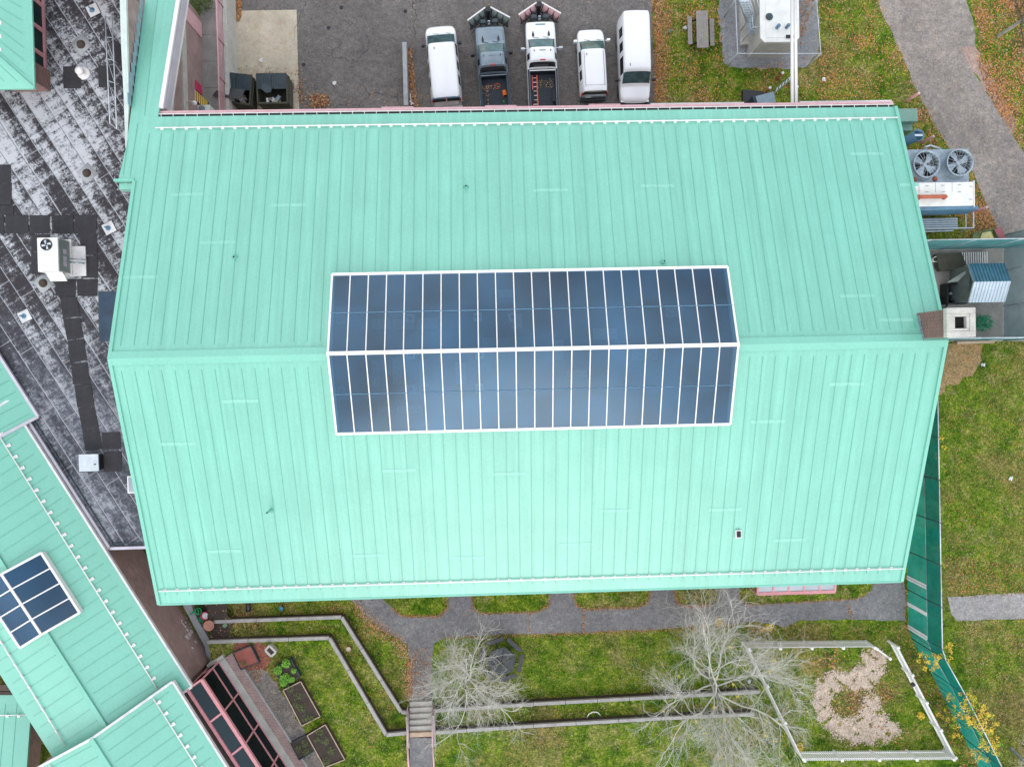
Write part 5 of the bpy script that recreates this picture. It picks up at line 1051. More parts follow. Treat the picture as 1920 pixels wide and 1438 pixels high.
# lower roof behind (left edge, above the wing) and the one at the bottom left
t=thing('corner_block','small mint green roofed block between the flat roof and the skylight wing','building',P(10,740,0)); z0=3.95
a,b=P(72,781,z0),P(-90,528,z0); dv=V((-(b-a).y,(b-a).x,0)).normalized(); dv=dv if dv.x<0 else -dv; w5=2.2
c=MB(); up=dv*6+V((0,0,1.6)); slope(c,a,b,b+up,a+up,.762,.12,.3,.3); c.build('roof',['roof','roof_seam'],t); c=MB(); c.bar(a+V((0,0,0)),b+V((0,0,0)),.16,.14); c.bar(a,a+up,.16,.12); c.build('edge_trim','lilac',t); c=MB(); c.prism([a+dv*.3-(a-b).normalized()*.3,b+dv*.3,b+dv*5.5,a+dv*5.5-(a-b).normalized()*.3],0,z0-.15); c.build('wall','brick',t)
t=thing('low_wing','lowest mint green roof with near vertical seams at the bottom left corner','building',P(20,1400,0)); z0=1.9
A0,A1=P(-150,1304,z0+.0),P(46,1302,z0); B0,B1=P(-150,1560,z0+1.3),P(80,1570,z0+1.3); A1=P(60,1302,z0); 
c=MB(); slope(c,A0,P(60,1302,z0),P(38,1600,z0+1.3),P(-190,1600,z0+1.3),.70,.14,.5,.2); c.build('roof',['roof','roof_seam'],t)
q0,q1=P(-40,1339.5,z0+.22),P(52,1338,z0+.22); snow_rail(t,q0,q1,.70,V((0,-.15,1)).normalized(),side=-1,offset=-.1,sz=.08)
c=MB(); c.bar(P(-60,1299,z0),P(60,1298,z0),.2,.16); c.build('edge_trim','timber_dark',t)
c=MB(); c.prism([P(-60,1306,1.7),P(55,1306,1.7),P(30,1600,1.7),P(-60,1600,1.7)],0,1.6); c.build('wall','brick',t)
# top-left building with a hipped corner and dark windows
t=thing('upper_wing','mint green hipped roof building with dark pink framed windows at the top left corner','building',P(20,60,0)); ze6=5.75
E0=P(64.5,167,ze6); E1=P(59,-140,ze6); W0=P(-200,168,ze6); rg=2.1
c=MB(); E1=V((E0.x,E1.y,ze6)); W0=V((W0.x,E0.y,ze6)); hp=V((E0.x-3.2,E0.y+3.2,ze6+1.1)); hp2=V((hp.x,E1.y,ze6+1.1)); hw=V((W0.x,hp.y,ze6+1.1))
slope(c,E0,E1,hp2,hp,.762,.14,.55,.5); slope(c,W0,E0,hp,hw,.762,.14,.5,.4); 
c.slab([hp,hp2,V((W0.x,E1.y,ze6+1.6)),hw],.1); c.build('roof',['roof','roof_seam'],t)
c=MB(); c.bar(E0+V((0,0,.03)),hp+V((0,0,.03)),.15,.08); c.bar(E0,V((E1.x,E1.y,ze6)),.1,.12); c.build('hip_cap','roof',t)
xw_=P(84,80,ZF+.15).x; ysb=P(90,172,ZF).y
c=MB(); c.obox((xw_-9,ysb+.35,0),(9,0,0),(0,E1.y-ysb,0),(0,0,ze6-.15)); wl6=c.build('wall','pink_dark' if 0 else 'brick',t)
c=MB(); pr=P(94,150,ZF).x; c.obox((xw_-2,ysb,0),(pr-xw_+2,0,0),(0,1.15,0),(0,0,ze6-.5)); c.build('corner_pier','brick_big',t)
wy=[P(0,y,5).y for y in (139,94,46,-3,-50,-100)]
for k in range(5):
    y0,y1=wy[k],wy[k+1]; c=MB(); x=xw_+.03
    c.box((x,(y0+y1)/2,ZF+.25),(.1,y1-y0-.02,.14)); c.box((x,y0+.05,ZF+.3),(.12,.14,1.6)); c.box((x,y1-.05,ZF+.3),(.12,.10,1.6)); c.box((x,(y0+y1)/2,ZF+1.75),(.1,y1-y0-.02,.1)); w_=c.build('window','pink',t)
    c=MB(); c.box((x-.02,(y0+y1)/2,ZF+.38),(.03,y1-y0-.2,1.4)); c.build('pane','windowdark',w_)
q0=onplane(3,40,E0,(E1-E0).cross(hp-E0).normalized()); 
c=MB()
for y in(44,69,94): q=P(0.5,y,ze6+1.1); c.box(q,(.16,.16,.08))
c.build('snow_clips','litter',t)
# ---------------------------------------------------------------- glasshouse against the south wing
def G3(x,y,z): return P(300+x/4,1080+y/4,z)
zb,zt2=1.15,3.75
b0,b1=G3(440,640,zb),G3(960,1440,zb); tt0=G3(310,790,zt2); dirg=(b1-b0).normalized(); gl=thing('glasshouse','lean to glasshouse with a pink frame and dark glass along the brick wall','glasshouse',b0)
Lg=(b1-b0).length+4; top0=V((b0.x,b0.y,zt2)); nx=V((dirg.y,-dirg.x,0)); nx=nx if nx.x<0 else -nx   # towards the wall
bk0=G3(215,862,zt2+.45); wd_=(V((bk0.x,bk0.y,0))-V((b0.x,b0.y,0))).dot(nx)
st_=2.35; nbg=int(Lg/st_)+1
c=MB()
f0=V((b0.x,b0.y,zb)); f1=f0+dirg*nbg*st_
for k in range(nbg+1):
    q=f0+dirg*k*st_; c.bar(q,V((q.x,q.y,zt2)),.10,.10,0,dirg); c.bar(V((q.x,q.y,zt2)),V((q.x,q.y,zt2+.45))+nx*wd_,.12,.1)
for z,w in((zb+.05,.14),(zb+1.0,.10),(zt2,.2)): c.bar(V((f0.x,f0.y,z)),V((f1.x,f1.y,z)),w,w)
c.bar(V((f0.x,f0.y,zt2+.45))+nx*wd_,V((f1.x,f1.y,zt2+.45))+nx*wd_,.16,.12); c.bar(f0+nx*wd_,V((f0.x,f0.y,zt2+.4))+nx*wd_,.1,.1)
c.bar(V((f0.x,f0.y,zb+1)),V((f0.x,f0.y,zb+1))+nx*wd_,.09,.09)
c.build('frame','pink',gl)
c=MB(); c.face([V((f0.x,f0.y,zb+.1)),V((f1.x,f1.y,zb+.1)),V((f1.x,f1.y,zt2)),V((f0.x,f0.y,zt2))]); c.face([V((f0.x,f0.y,zb+.1)),V((f0.x,f0.y,zt2)),V((f0.x,f0.y,zt2+.4))+nx*wd_,V((f0.x,f0.y,zb+.1))+nx*wd_]); c.build('wall_glass','glazing_black',gl)
for k in range(nbg):
    q=f0+dirg*(k*st_); c=MB(); q0=V((q.x,q.y,zt2+.03))+dirg*.08+nx*.1; q1=V((q.x,q.y,zt2+.03))+dirg*(st_-.08)+nx*.1; r_=nx*(wd_-.2)+V((0,0,.38)); c.face([q0,q1,q1+r_,q0+r_]); c.build('roof_pane','frosted',gl)
c=MB(); c.obox(f0+nx*.2+V((0,0,-.1)),dirg*Lg,nx*(wd_-.3),(0,0,.12)); c.build('floor','dark',gl)
c=MB(); c.obox(f0-nx*.05+V((0,0,-1.15)),dirg*Lg,-nx*.42,(0,0,1.25)); c.build('sill_wall','concrete_light',gl,bevel=.02)
c=MB(); c.obox(f0-dirg*.25+nx*(-.47)+V((0,0,-1.15)),dirg*.22,nx*(wd_+.4),(0,0,1.3)); c.build('end_sill','concrete_light',gl,bevel=.02)
c=MB(); c.obox(f0-nx*.48+V((0,0,-.35)),dirg*Lg,-nx*.55,(0,0,.36)); o=c.build('brick_walk','brick'); o['kind']='structure'
c=MB(); c.obox(f0-nx*1.04+V((0,0,-.35)),dirg*Lg,-nx*.1,(0,0,.42)); tag(c.build('kerb','timber',org=f0),'thin grey kerb between the brick strip and the gravel of the garden','kerb')
# plants seen inside
rr=random.Random(5)
def leafclump(mb,c0,r,n,size,rr,flat=.6,m=0):
    for _ in range(n):
        while 1:
            d=V((rr.uniform(-1,1),rr.uniform(-1,1),rr.uniform(-1,1)))
            if d.length<=1: break
        p=c0+V((d.x*r,d.y*r,d.z*r*flat)); a=V((rr.uniform(-1,1),rr.uniform(-1,1),rr.uniform(-.5,.5))).normalized(); b=a.cross(V((rr.uniform(-.6,.6),rr.uniform(-.6,.6),1))).normalized(); s=size*rr.uniform(.6,1.3)
        mb.face([p-a*s,p-b*s*.45,p+a*s,p+b*s*.45],m)
for (x,y) in((452,1330),(372,1273)):
    q=P(x,y,zb+.3); c=MB(); leafclump(c,q+V((0,0,.4)),.28,70,.09,rr); t=thing('potted_plant','small plant in a pot inside the glasshouse '+('beside the right glass' if x==452 else 'at its upper end'),'plant',V((q.x,q.y,zb)),0,'plants in the glasshouse'); c.build('foliage','leafdull',t); c=MB(); c.lathe(V((q.x,q.y,zb)),[(.1,0),(.15,.28),(.13,.28),(.0,.24)],14); c.build('pot','terracotta',t,True)
# ---------------------------------------------------------------- garden
sheet('mulch_bed',[(435,1208),(500,1206),(508,1225),(505,1240),(490,1275),(470,1285),(450,1262)],Z2+.006,'mulch_red',jit=.15,step=.25)
sheet('garden_gravel',[(452,1262),(490,1250),(520,1280),(535,1310),(560,1350),(575,1375),(600,1400),(625,1470),(580,1480),(545,1420)],Z2+.012,'gravel2',jit=.12,step=.25)
sheet('bare_soil',[(385,1120),(420,1120),(428,1155),(438,1166),(430,1200),(402,1205),(392,1180)],Z1+.01,'soil',jit=.1)
sheet('bare_soil',[(370,1100),(412,1100),(424,1158),(385,1166)],.012,'soil',jit=.08)
beds=[(((540,575),(680,520),(745,650),(605,705)),'raised bed of red mulch with a sprig of yellow green leaves',.32,'mulch_red','slate'),(((845,695),(982,618),(1052,752),(925,830)),'raised bed crowded with bright lime green plants',.35,'soil','black_plastic'),(((918,850),(1055,782),(1207,1055),(1062,1128)),'long raised bed with straggly green plants, pale edging',.35,'soil','timber'),(((1098,1190),(1240,1105),(1392,1378),(1235,1440)),'long raised bed at the bottom with dull weeds, pale edging',.35,'soil','timber'),(((975,1252),(1098,1190),(1160,1312),(1042,1382)),'small square raised bed left of the long bottom bed',.3,'soil','slate')]
for k,(pts,lab,h,sm,fm) in enumerate(beds):
    w=[G3(x,y,Z2+h) for x,y in pts]; cen=sum(w,V((0,0,0)))/4; t=thing('raised_bed',lab,'raised bed',V((cen.x,cen.y,Z2)),0,'raised garden beds'); c=MB()
    for a,b in zip(w,w[1:]+w[:1]): a=a.lerp(cen,.04);b=b.lerp(cen,.04); c.bar(V((a.x,a.y,Z2+h/2)),V((b.x,b.y,Z2+h/2)),.05,h,0)
    if fm=='timber':
        for a,b in zip(w,w[1:]+w[:1]): a=a.lerp(cen,.04);b=b.lerp(cen,.04); c.bar(a+V((0,0,.01)),b+V((0,0,.01)),.055,.02,1)
    c.build('frame',['timber_dark' if fm=='timber' else 'slate','tan_board'],t)
    c=MB(); c.face([v.lerp(cen,.05)+V((0,0,-.06)) for v in w]); c.build('soil',sm,t)
    rr=random.Random(k+40); mt='leafgreen' if k==1 else 'leafdull'
    spots={0:[(635,650,.16),(600,640,.1)],1:[(950,650,.28),(890,700,.28),(940,760,.34),(990,770,.2),(1005,705,.16),(930,800,.2)],2:[(980,840,.25),(1040,900,.3),(1070,980,.3),(1100,1060,.3),(1020,960,.2),(1140,1060,.2)],3:[(1200,1160,.25),(1240,1230,.3),(1290,1300,.25),(1180,1220,.2),(1250,1380,.3)],4:[(1040,1290,.25),(1090,1250,.25),(1100,1310,.2)]}[k]
    for (x,y,r) in spots:
        q=G3(x,y,Z2+h); n=150 if k==1 else 60; c=MB(); leafclump(c,q+V((0,0,.1)),r*1.0,int(n*r/.28),.07 if k==1 else .05,rr,.7)
        p=tag(c.build('bed_plant',mt,org=V((q.x,q.y,Z2))),{0:'yellow green sprig growing in the red mulch bed',1:'bright lime green leafy plant in its raised bed',2:'straggly green plant in the long raised bed',3:'dull weed in the long bottom raised bed',4:'dull weed in the small square raised bed'}[k],'plant',{0:'sprigs in the mulch bed',1:'lime green bed plants',2:'plants in the long bed',3:'weeds in the bottom bed',4:'weeds in the small bed'}[k])
w=[G3(x,y,Z2+.4) for x,y in((780,555),(818,515),(876,572),(834,610))]; cen=sum(w,V((0,0,0)))/4; t=thing('stone_planter','square pale stone planter on the grass beside the red mulch','planter',V((cen.x,cen.y,Z2))); c=MB()
for a,b in zip(w,w[1:]+w[:1]): a=a.lerp(cen,.15);b=b.lerp(cen,.15); c.bar(V((a.x,a.y,Z2+.2)),V((b.x,b.y,Z2+.2)),.13,.4)
c.build('rim','concrete_light',t,bevel=.02); c=MB(); c.face([v.lerp(cen,.2)-V((0,0,.1)) for v in w]); c.build('fill','soil',t)
def pot(x,y,z0,r,h,m,name,label,cat='pot',fill='soil'):
    q=P(x,y,z0+h); t=thing(name,label,cat,V((q.x,q.y,z0))); c=MB(); c.lathe(V((q.x,q.y,z0)),[(r*.7,0),(r,h*.9),(r*1.08,h*.9),(r*1.08,h),(r*.88,h),(r*.8,h*.8)],18); c.m[-1]=0; c.build('body',m,t,True); c=MB(); c.lathe(V((q.x,q.y,z0+h*.82)),[(r*.85,0),(0,.005)],18); c.build('fill',fill,t); return t,q
pot(653,1217,Z1,.16,.22,'terracotta','clay_pot','small round clay pot on the narrow left terrace',fill='concrete_light')
t,q=pot(371,1146,.0,.22,.5,'kelly','watering_can','green watering can beside the brick wall','watering can','dark'); c=MB(); c.path([V((q.x-.2,q.y,.2)),V((q.x-.5,q.y-.15,.55))],.05); c.path([V((q.x,q.y+.15,.5)),V((q.x+.1,q.y+.2,.7)),V((q.x+.1,q.y-.1,.65))],.03); c.build('spout','kelly',t,True)
pot(384,1155,.0,.26,.5,'magenta','plant_pot','magenta pot beside the green watering can',fill='litter'); pot(397,1156,.0,.26,.45,'black_plastic','plant_pot','black pot right of the magenta pot'); pot(378,1160,.0,.2,.4,'teal_plant','plant_pot','dark green pot below the magenta pot',fill='teal_plant'); pot(391,1173,Z1,.32,.35,'terracotta','round_stool','round terracotta coloured stump below the pots','stump','terracotta')
q=P(421,1172,Z1+.1); c=MB(); c.prism([P(x,y,Z1+.12) for x,y in((417,1171),(421,1169),(425,1169),(426,1173),(422,1177),(418,1175))],Z1,Z1+.12); tag(c.build('garden_stone','stonegreen',org=(q.x,q.y,Z1),bevel=.03),'small green stone on the bare soil near the terracotta stump','stone')
q=P(463,1135,.45); c=MB(); c.tube((q.x,q.y+.25,.2),(q.x,q.y-.45,.22),.16,n=16); tag(c.build('drain_pipe','black_plastic',org=(q.x,q.y,0),smooth=True),'short black drum lying at the hall eave','drum')
pot(527,1141,0,.13,.25,'bluepl','cup','small blue tub on the grass below the eave','tub','bluepl')
# hoop
c=MB(); a=P(1100,1350,Z1); 
pts=[P(1100,1346,Z1+.1),P(1104,1338,Z1+.4),P(1112,1334,Z1+.5),P(1121,1335,Z1+.4),P(1127,1342,Z1+.1)]; c.path(pts,.03); tag(c.build('garden_hoop','litter',org=a,smooth=True),'thin white hoop standing on the grass strip between the timber walls','hoop')
# hexagonal dark picnic table beside the first tree
q=P(940,1240,.75); t=thing('hexagonal_table','dark grey hexagonal picnic table with benches under the first bare tree','picnic table',V((q.x,q.y,0)),.3); c=MB()
for k in range(6):
    a0_,a1_=k*math.pi/3,(k+1)*math.pi/3; c.prism([V((.05*math.cos((a0_+a1_)/2),.05*math.sin((a0_+a1_)/2),0)),V((.98*math.cos(a0_+.02),.98*math.sin(a0_+.02),0)),V((.98*math.cos(a1_-.02),.98*math.sin(a1_-.02),0))],.71,.75)
c.build('table_top','slate_wood',t,local=True)
for k in range(6):
    a0_,a1_=k*math.pi/3+.09,(k+1)*math.pi/3-.09; c=MB(); c.prism([V((r*math.cos(a),r*math.sin(a),0)) for r,a in((1.25,a0_),(1.55,a0_),(1.55,a1_),(1.25,a1_))],.42,.46); c.build('bench_seat','slate_wood',t,local=True); m_=(a0_+a1_)/2; c=MB(); c.bar((0,0,.35),(1.35*math.cos(m_),1.35*math.sin(m_),.38),.06,.08); c.bar((1.3*math.cos(m_),1.3*math.sin(m_),.0),(1.3*math.cos(m_),1.3*math.sin(m_),.42),.07,.07); c.build('leg','dark',t,local=True)
# ---------------------------------------------------------------- bare trees
def tree(loc,seed,spread,height,label,trunk_r=.17,nlimb=9,leaves=0,twist=0,m='twig',bias=V((0,0,0)),levels=4,name='bare_tree',rlow=0.3,grp=None,dens=1.0):
    rr=random.Random(seed); loc=V(loc); t=thing(name,label,'tree',loc,0,grp); tk=MB(); br=MB(); lf=MB()
    def seg(mb,p,d,L,r0,r1,n,wob,steps):
        pts=[p]; dd=d.copy()
        for s in range(steps):
            dd=(dd+V((rr.uniform(-wob,wob),rr.uniform(-wob,wob),rr.uniform(-wob,wob)*.6))).normalized(); p=p+dd*L/steps; pts.append(p)
        for k in range(steps): mb.tube(pts[k],pts[k+1],r0+(r1-r0)*k/steps,r0+(r1-r0)*(k+1)/steps,n,0,False)
        return pts,dd
    h0=height*rlow
    pts,dd=seg(tk,loc-V((0,0,.1)),V((0,0,1)),h0,trunk_r,trunk_r*.8,9,.08,3); top=pts[-1]
    pts2,dd=seg(tk,top,V((.1,0,1)).normalized(),height*.35,trunk_r*.75,trunk_r*.3,7,.2,4)
    def grow(p,d,L,r,lev):
        n=6 if lev<=1 else (4 if lev==2 else 3)
        pt,dd=seg(br,p,d,L,r,r*.5,n,.26+.11*lev,5 if lev<3 else 3)
        if lev>=levels:
            if leaves and rr.random()<leaves: leafclump(lf,pt[-1],.12,3,.07,rr)
            return
        nc=int({1:7,2:6,3:4,4:3}[lev]*dens+rr.random())
        for k in range(nc):
            f=rr.uniform(.25,1); i=min(len(pt)-2,int(f*(len(pt)-1))); q=pt[i].lerp(pt[i+1],f*(len(pt)-1)-i)
            dv=(pt[i+1]-pt[i]).normalized(); an=rr.uniform(0,2*math.pi); x=dv.orthogonal().normalized(); y=dv.cross(x); sp=rr.uniform(.45,.95)
            nd=(dv+(x*math.cos(an)+y*math.sin(an))*sp+V((0,0,.10))).normalized()
            grow(q,nd,L*rr.uniform(.38,.62),r*.50*rr.uniform(.7,1),lev+1)
        grow(pt[-1],(dd+V((0,0,.05))).normalized(),L*.5,r*.5,lev+1)
    for k in range(nlimb):
        az=2*math.pi*(k+rr.uniform(-.3,.3))/nlimb+twist; el=rr.uniform(.25,1.1); f=rr.random(); q=top.lerp(pts2[-2],f*.8) if k%2 else top
        d=(V((math.cos(az)*math.cos(el),math.sin(az)*math.cos(el),math.sin(el)))+bias).normalized()
        grow(q,d,spread*rr.uniform(.6,.85),trunk_r*.36,1)
    tk.build('trunk','bark',t,True); br.build('branches',m,t,True)
    if lf.v: lf.build('leaves','leafyellow',t)
    return t
tree(P(872,1290,3.6).xy.to_3d(),11,4.5,7.0,'pale bare tree beside the garden steps, over the dark hexagonal table',.13,12,0,.3,rlow=.22,dens=1.15)
tree(P(1352,1306,3.6).xy.to_3d(),23,6.2,8.5,'largest bare tree, spreading over the timber walls and picket fence',.15,14,.006,0,rlow=.16,bias=V((.08,.04,0)),dens=1.3)
tree(P(1960,1450,3).xy.to_3d(),31,3.0,6.0,'bare tree whose twigs reach in at the bottom right corner',.13,7,0,0)
tree(P(1960,10,4).xy.to_3d(),35,2.6,7.0,'bare tree whose twigs reach in at the top right corner',.12,6,0,0,m='bark_brown')
# yellow leaved vine shrub over the teal fence
rr=random.Random(77)
def shrub(spots,label,m='leafyellow'):
    q0=P(spots[0][0],spots[0][1],spots[0][2]); base=V((q0.x-.6,q0.y+.2,0)); t=thing('yellow_vine',label,'shrub',base); st=MB(); lf=MB(); st2=MB()
    for x,y,z,r,n in spots:
        q=P(x,y,z); p=base+V((rr.uniform(-.3,.3),rr.uniform(-.3,.3),0)); p=V((q.x-.5,q.y+.3,0)) 
        md=p.lerp(q,.6)+V((rr.uniform(-.2,.2),rr.uniform(-.2,.2),.3)); st.tube(p,md,.02,.014,5); st.tube(md,q,.014,.008,5)
        for _ in range(n//14):
            e=q+V((rr.uniform(-r,r),rr.uniform(-r,r),rr.uniform(-.3,.3))); st.tube(q,e,.008,.004,4)
            leafclump(lf,e,.17,14,.06,rr,.7,0 if rr.random()<.75 else 1)
    st.build('stems','bark_brown',t); lf.build('foliage',['leafyellow','leafgreen'],t)
shrub([(1735,1237,2,.55,160),(1760,1235,3,.4,100),(1775,1225,3.4,.5,150),(1750,1250,2.6,.4,80)],'sparse yellow green vine at the bend of the teal fence')
shrub([(1815,1315,3.3,.6,300),(1832,1335,3.5,.7,420),(1845,1360,3.5,.7,430),(1828,1352,2.8,.5,200),(1852,1385,3.4,.6,330),(1862,1400,3.4,.4,150),(1800,1345,2.2,.5,130),(1835,1410,2.2,.5,160),(1780,1312,2,.4,90),(1795,1372,1.2,.5,120),(1770,1335,.8,.5,70)],'dense bright yellow vine climbing over the teal fence at the lower right')
shrub([(1762,830,2.6,.35,60),(1752,850,2.0,.3,70)],'small olive vine on the teal fence close to the roof edge')
for x,y,z,lab in((1726,1342,.3,'small yellow bush inside the picket fence near its right side'),(1443,1175,.3,'small yellow leafed sprig at the lower edge of the path'),(1348,1166,.2,'yellow leafed sprig among the tree twigs over the path'),(1500,1400,.3,'orange yellow weed patch at the lower left picket corner')):
    q=P(x,y,z); c=MB(); leafclump(c,q,.28,90,.06,rr,.6,0); tag(c.build('yellow_bush','leafyellow',org=(q.x,q.y,0)),lab,'bush')
q=P(1845,605,.5); c=MB(); leafclump(c,q,.6,260,.09,rr,.5); tag(c.build('green_bush','teal_plant',org=(q.x,q.y,0)),'dark emerald plant in the corner of the shed yard by the chimney','plant')
q=P(368,6,2.4); c=MB(); leafclump(c,V((q.x,q.y+.3,2.2)),.9,900,.07,rr,.8); leafclump(c,V((q.x+.0,q.y+.9,2.2)),.8,500,.07,rr,.8,1); t=thing('courtyard_shrub','dark olive shrub at the end of the brick courtyard wall','shrub',V((q.x,q.y,1.6))); c.build('foliage',['leafdull','leafdark'],t)
c=MB(); c.tube((q.x,q.y+.3,0),(q.x,q.y+.3,2.2),.05,.02); c.build('stem','bark_brown',t)
# ---------------------------------------------------------------- fallen leaves (uncountable) and litter
mats_=['l_brown','l_tan','l_orange','l_yellow','l_pale','l_dark']; rr=random.Random(99)
def inpoly(x,y,pl):
    r=False; j=len(pl)-1
    for i in range(len(pl)):
        xi,yi=pl[i]; xj,yj=pl[j]
        if (yi>y)!=(yj>y) and x<(xj-xi)*(y-yi)/(yj-yi)+xi: r=not r
        j=i
    return r
LV=MB()
def leaf(x,y,z,wt,s=.06):
    p=P(x,y,z); p.z=z+rr.uniform(.012,.035); a=rr.uniform(0,6.28); u=V((math.cos(a),math.sin(a),rr.uniform(-.35,.35))); w=V((-u.y,u.x,rr.uniform(-.35,.35))); s*=rr.uniform(.6,1.35)
    LV.face([p-u*s,p-w*s*.55,p+u*s*.9,p+w*s*.6],rr.choices(range(6),wt)[0])
BR=(5,2,5,1,.6,3); YL=(2,2,3,4,2.5,.5); MX=(4,2,5,3,1.4,2)
def scat(pl,n,z,wt,s=.06,excl=(),clump=0):
    xs=[p[0] for p in pl]; ys=[p[1] for p in pl]; k=0
    cl=[(rr.uniform(min(xs),max(xs)),rr.uniform(min(ys),max(ys))) for _ in range(clump)]
    tries=0
    while k<n and tries<n*20:
        tries+=1
        if cl and rr.random()<.6:
            c0=rr.choice(cl); x,y=rr.gauss(c0[0],14),rr.gauss(c0[1],12)
        else: x,y=rr.uniform(min(xs),max(xs)),rr.uniform(min(ys),max(ys))
        if not inpoly(x,y,pl) or any(inpoly(x,y,e) for e in excl): continue
        leaf(x,y,z,wt,s); k+=1
def line(pts,n,wd,z,wt,s=.05):
    seg=[(a,b,math.dist(a,b)) for a,b in zip(pts,pts[1:])]; T=sum(q[2] for q in seg)
    for _ in range(n):
        u=rr.uniform(0,T)
        for a,b,l in seg:
            if u<=l: break
            u-=l
        f=u/l; leaf(a[0]+(b[0]-a[0])*f+rr.gauss(0,wd),a[1]+(b[1]-a[1])*f+rr.gauss(0,wd),z,wt,s)
roadL=[(1645,0),(1666,54),(1692,105),(1711,153),(1737,205),(1775,272),(1823,323),(1861,409),(1884,460)]
gp=[(1345,-60),(1346,30),(1352,75),(1360,120),(1383,130),(1505,129),(1535,98),(1532,-60)]
scat([(1228,-5),(1345,-5),(1362,130),(1400,190),(1230,200)],2600,0,MX,.055,clump=26)
scat([(1228,-5),(1262,-5),(1250,200),(1228,200)],1100,0,BR,.055); 
scat([(1222,-5),(1240,-5),(1243,200),(1226,200)],700,.006,BR,.06)
scat([(1390,128),(1540,100),(1640,190),(1395,190)],1100,0,MX,.05,clump=14)
scat([(1535,-5),(1645,-5),(1692,105),(1737,205),(1680,195),(1535,195)],2300,0,MX,.055,clump=25)
scat([(1500,90),(1530,-5),(1500,-5),(1500,10)],260,.01,BR,.05)
scat([(1690,200),(1737,205),(1775,272),(1823,323),(1861,409),(1884,460),(1735,460),(1700,300)],4200,0,BR,.06,clump=20)
scat([(1815,-5),(1925,-5),(1925,290),(1884,230),(1852,176),(1830,110),(1835,60)],4800,0,(6,3,5,1,1,2),.06,clump=22)
line(roadL,420,5,.006,(3,4,1,1,4,2),.04); line([(1700,0),(1760,130),(1850,300),(1915,430)],500,16,.006,(2,3,1,1,5,2),.03)
scat([(1762,640),(1925,640),(1925,1115),(1770,1120)],2300,0,YL,.042,clump=70); scat([(1770,1040),(1925,1060),(1925,1115),(1775,1120)],700,0,BR,.05)
scat([(1768,1165),(1925,1160),(1925,1440),(1885,1440)],1500,0,(3,4,2,3,3,1),.045,clump=20)
scat([(1690,1090),(1765,1100),(1770,1250),(1870,1440),(1800,1440),(1700,1240)],2300,0,BR,.055)
scat([(1400,1170),(1690,1166),(1700,1205),(1400,1205)],900,0,(4,4,2,2,2,2),.045,clump=10)
scat([(1400,1215),(1640,1215),(1780,1415),(1500,1410)],1800,0,(3,4,3,3,3,1),.045,clump=20)
scat([(820,1196),(1400,1175),(1420,1300),(820,1330)],1800,0,(2,3,1,3,4,1),.035,clump=30); line([(1000,1312),(1400,1290)],260,6,0,YL,.045)
line([(905,1345),(1400,1325)],300,6,Z1,YL,.05); scat([(820,1375),(1430,1345),(1500,1440),(820,1440)],700,Z2,(1,2,1,3,4,.5),.035)
scat([(430,1168),(640,1162),(750,1335),(700,1335),(610,1195),(430,1200)],380,Z1,YL,.045); scat([(520,1210),(610,1205),(720,1378),(765,1380),(765,1440),(640,1440)],700,Z2,(2,3,1,3,4,1),.038)
scat([(400,1125),(660,1125),(700,1170),(760,1215),(750,1310),(640,1155),(420,1160)],900,0,(3,3,2,3,3,1),.042,clump=10); line([(660,1130),(700,1170),(750,1205),(765,1240),(767,1305)],1500,7,0,(5,5,2,1,2,2),.045)
for pl in [[(735,1140),(755,1155),(825,1155),(838,1140),(840,1118)],[(884,1117),(888,1142),(905,1150),(1010,1147),(1030,1135),(1031,1115)],[(1075,1112),(1080,1134),(1095,1142),(1195,1139),(1215,1128),(1219,1108)],[(1265,1106),(1270,1130),(1290,1137),(1335,1134)],[(1384,1110),(1392,1128),(1405,1134),(1500,1128),(1605,1122),(1630,1110)]]: line(pl,520,2.0,.012,(6,4,3,1,1,2),.035)
line([(830,1196),(1095,1187),(1240,1180),(1420,1168)],1500,2.6,.0,(5,4,3,1,1,2),.035); line([(768,1240),(768,1310)],250,2,0,BR,.04); scat([(770,1215),(808,1215),(808,1312),(770,1312)],420,.006,(6,4,3,1,1,3),.04)
line([(1590,1131),(1597,1160)],70,1.4,.01,BR,.04); line([(1094,1143),(1095,1186)],90,1.2,.01,BR,.04); line([(990,1150),(993,1188)],50,1.2,.01,BR,.035)
scat([(764,90),(772,92),(779,160),(784,200),(766,200)],900,.006,(6,4,4,1,2,4),.06); scat([(434,-5),(452,-5),(453,30),(447,42),(436,40)],420,.01,(6,3,5,1,1,3),.07)
for _ in range(420): leaf(rr.gauss(596,9),rr.gauss(191,6),.006+abs(rr.gauss(0,.06)),(5,4,4,1,1,3),.07)
scat([(560,150),(900,170),(900,203),(560,205)],110,.004,(1,3,2,2,4,0),.05); scat([(770,0),(1225,0),(1225,200),(770,200)],150,.004,(1,3,1,3,4,0),.045); scat([(436,120),(560,130),(562,185),(436,185)],170,.01,(6,3,3,1,1,3),.06); line([(437,40),(437,150)],130,2,.01,(5,3,3,2,1,2),.05); line([(562,130),(565,195)],90,4,.01,BR,.05)
CM=MB()
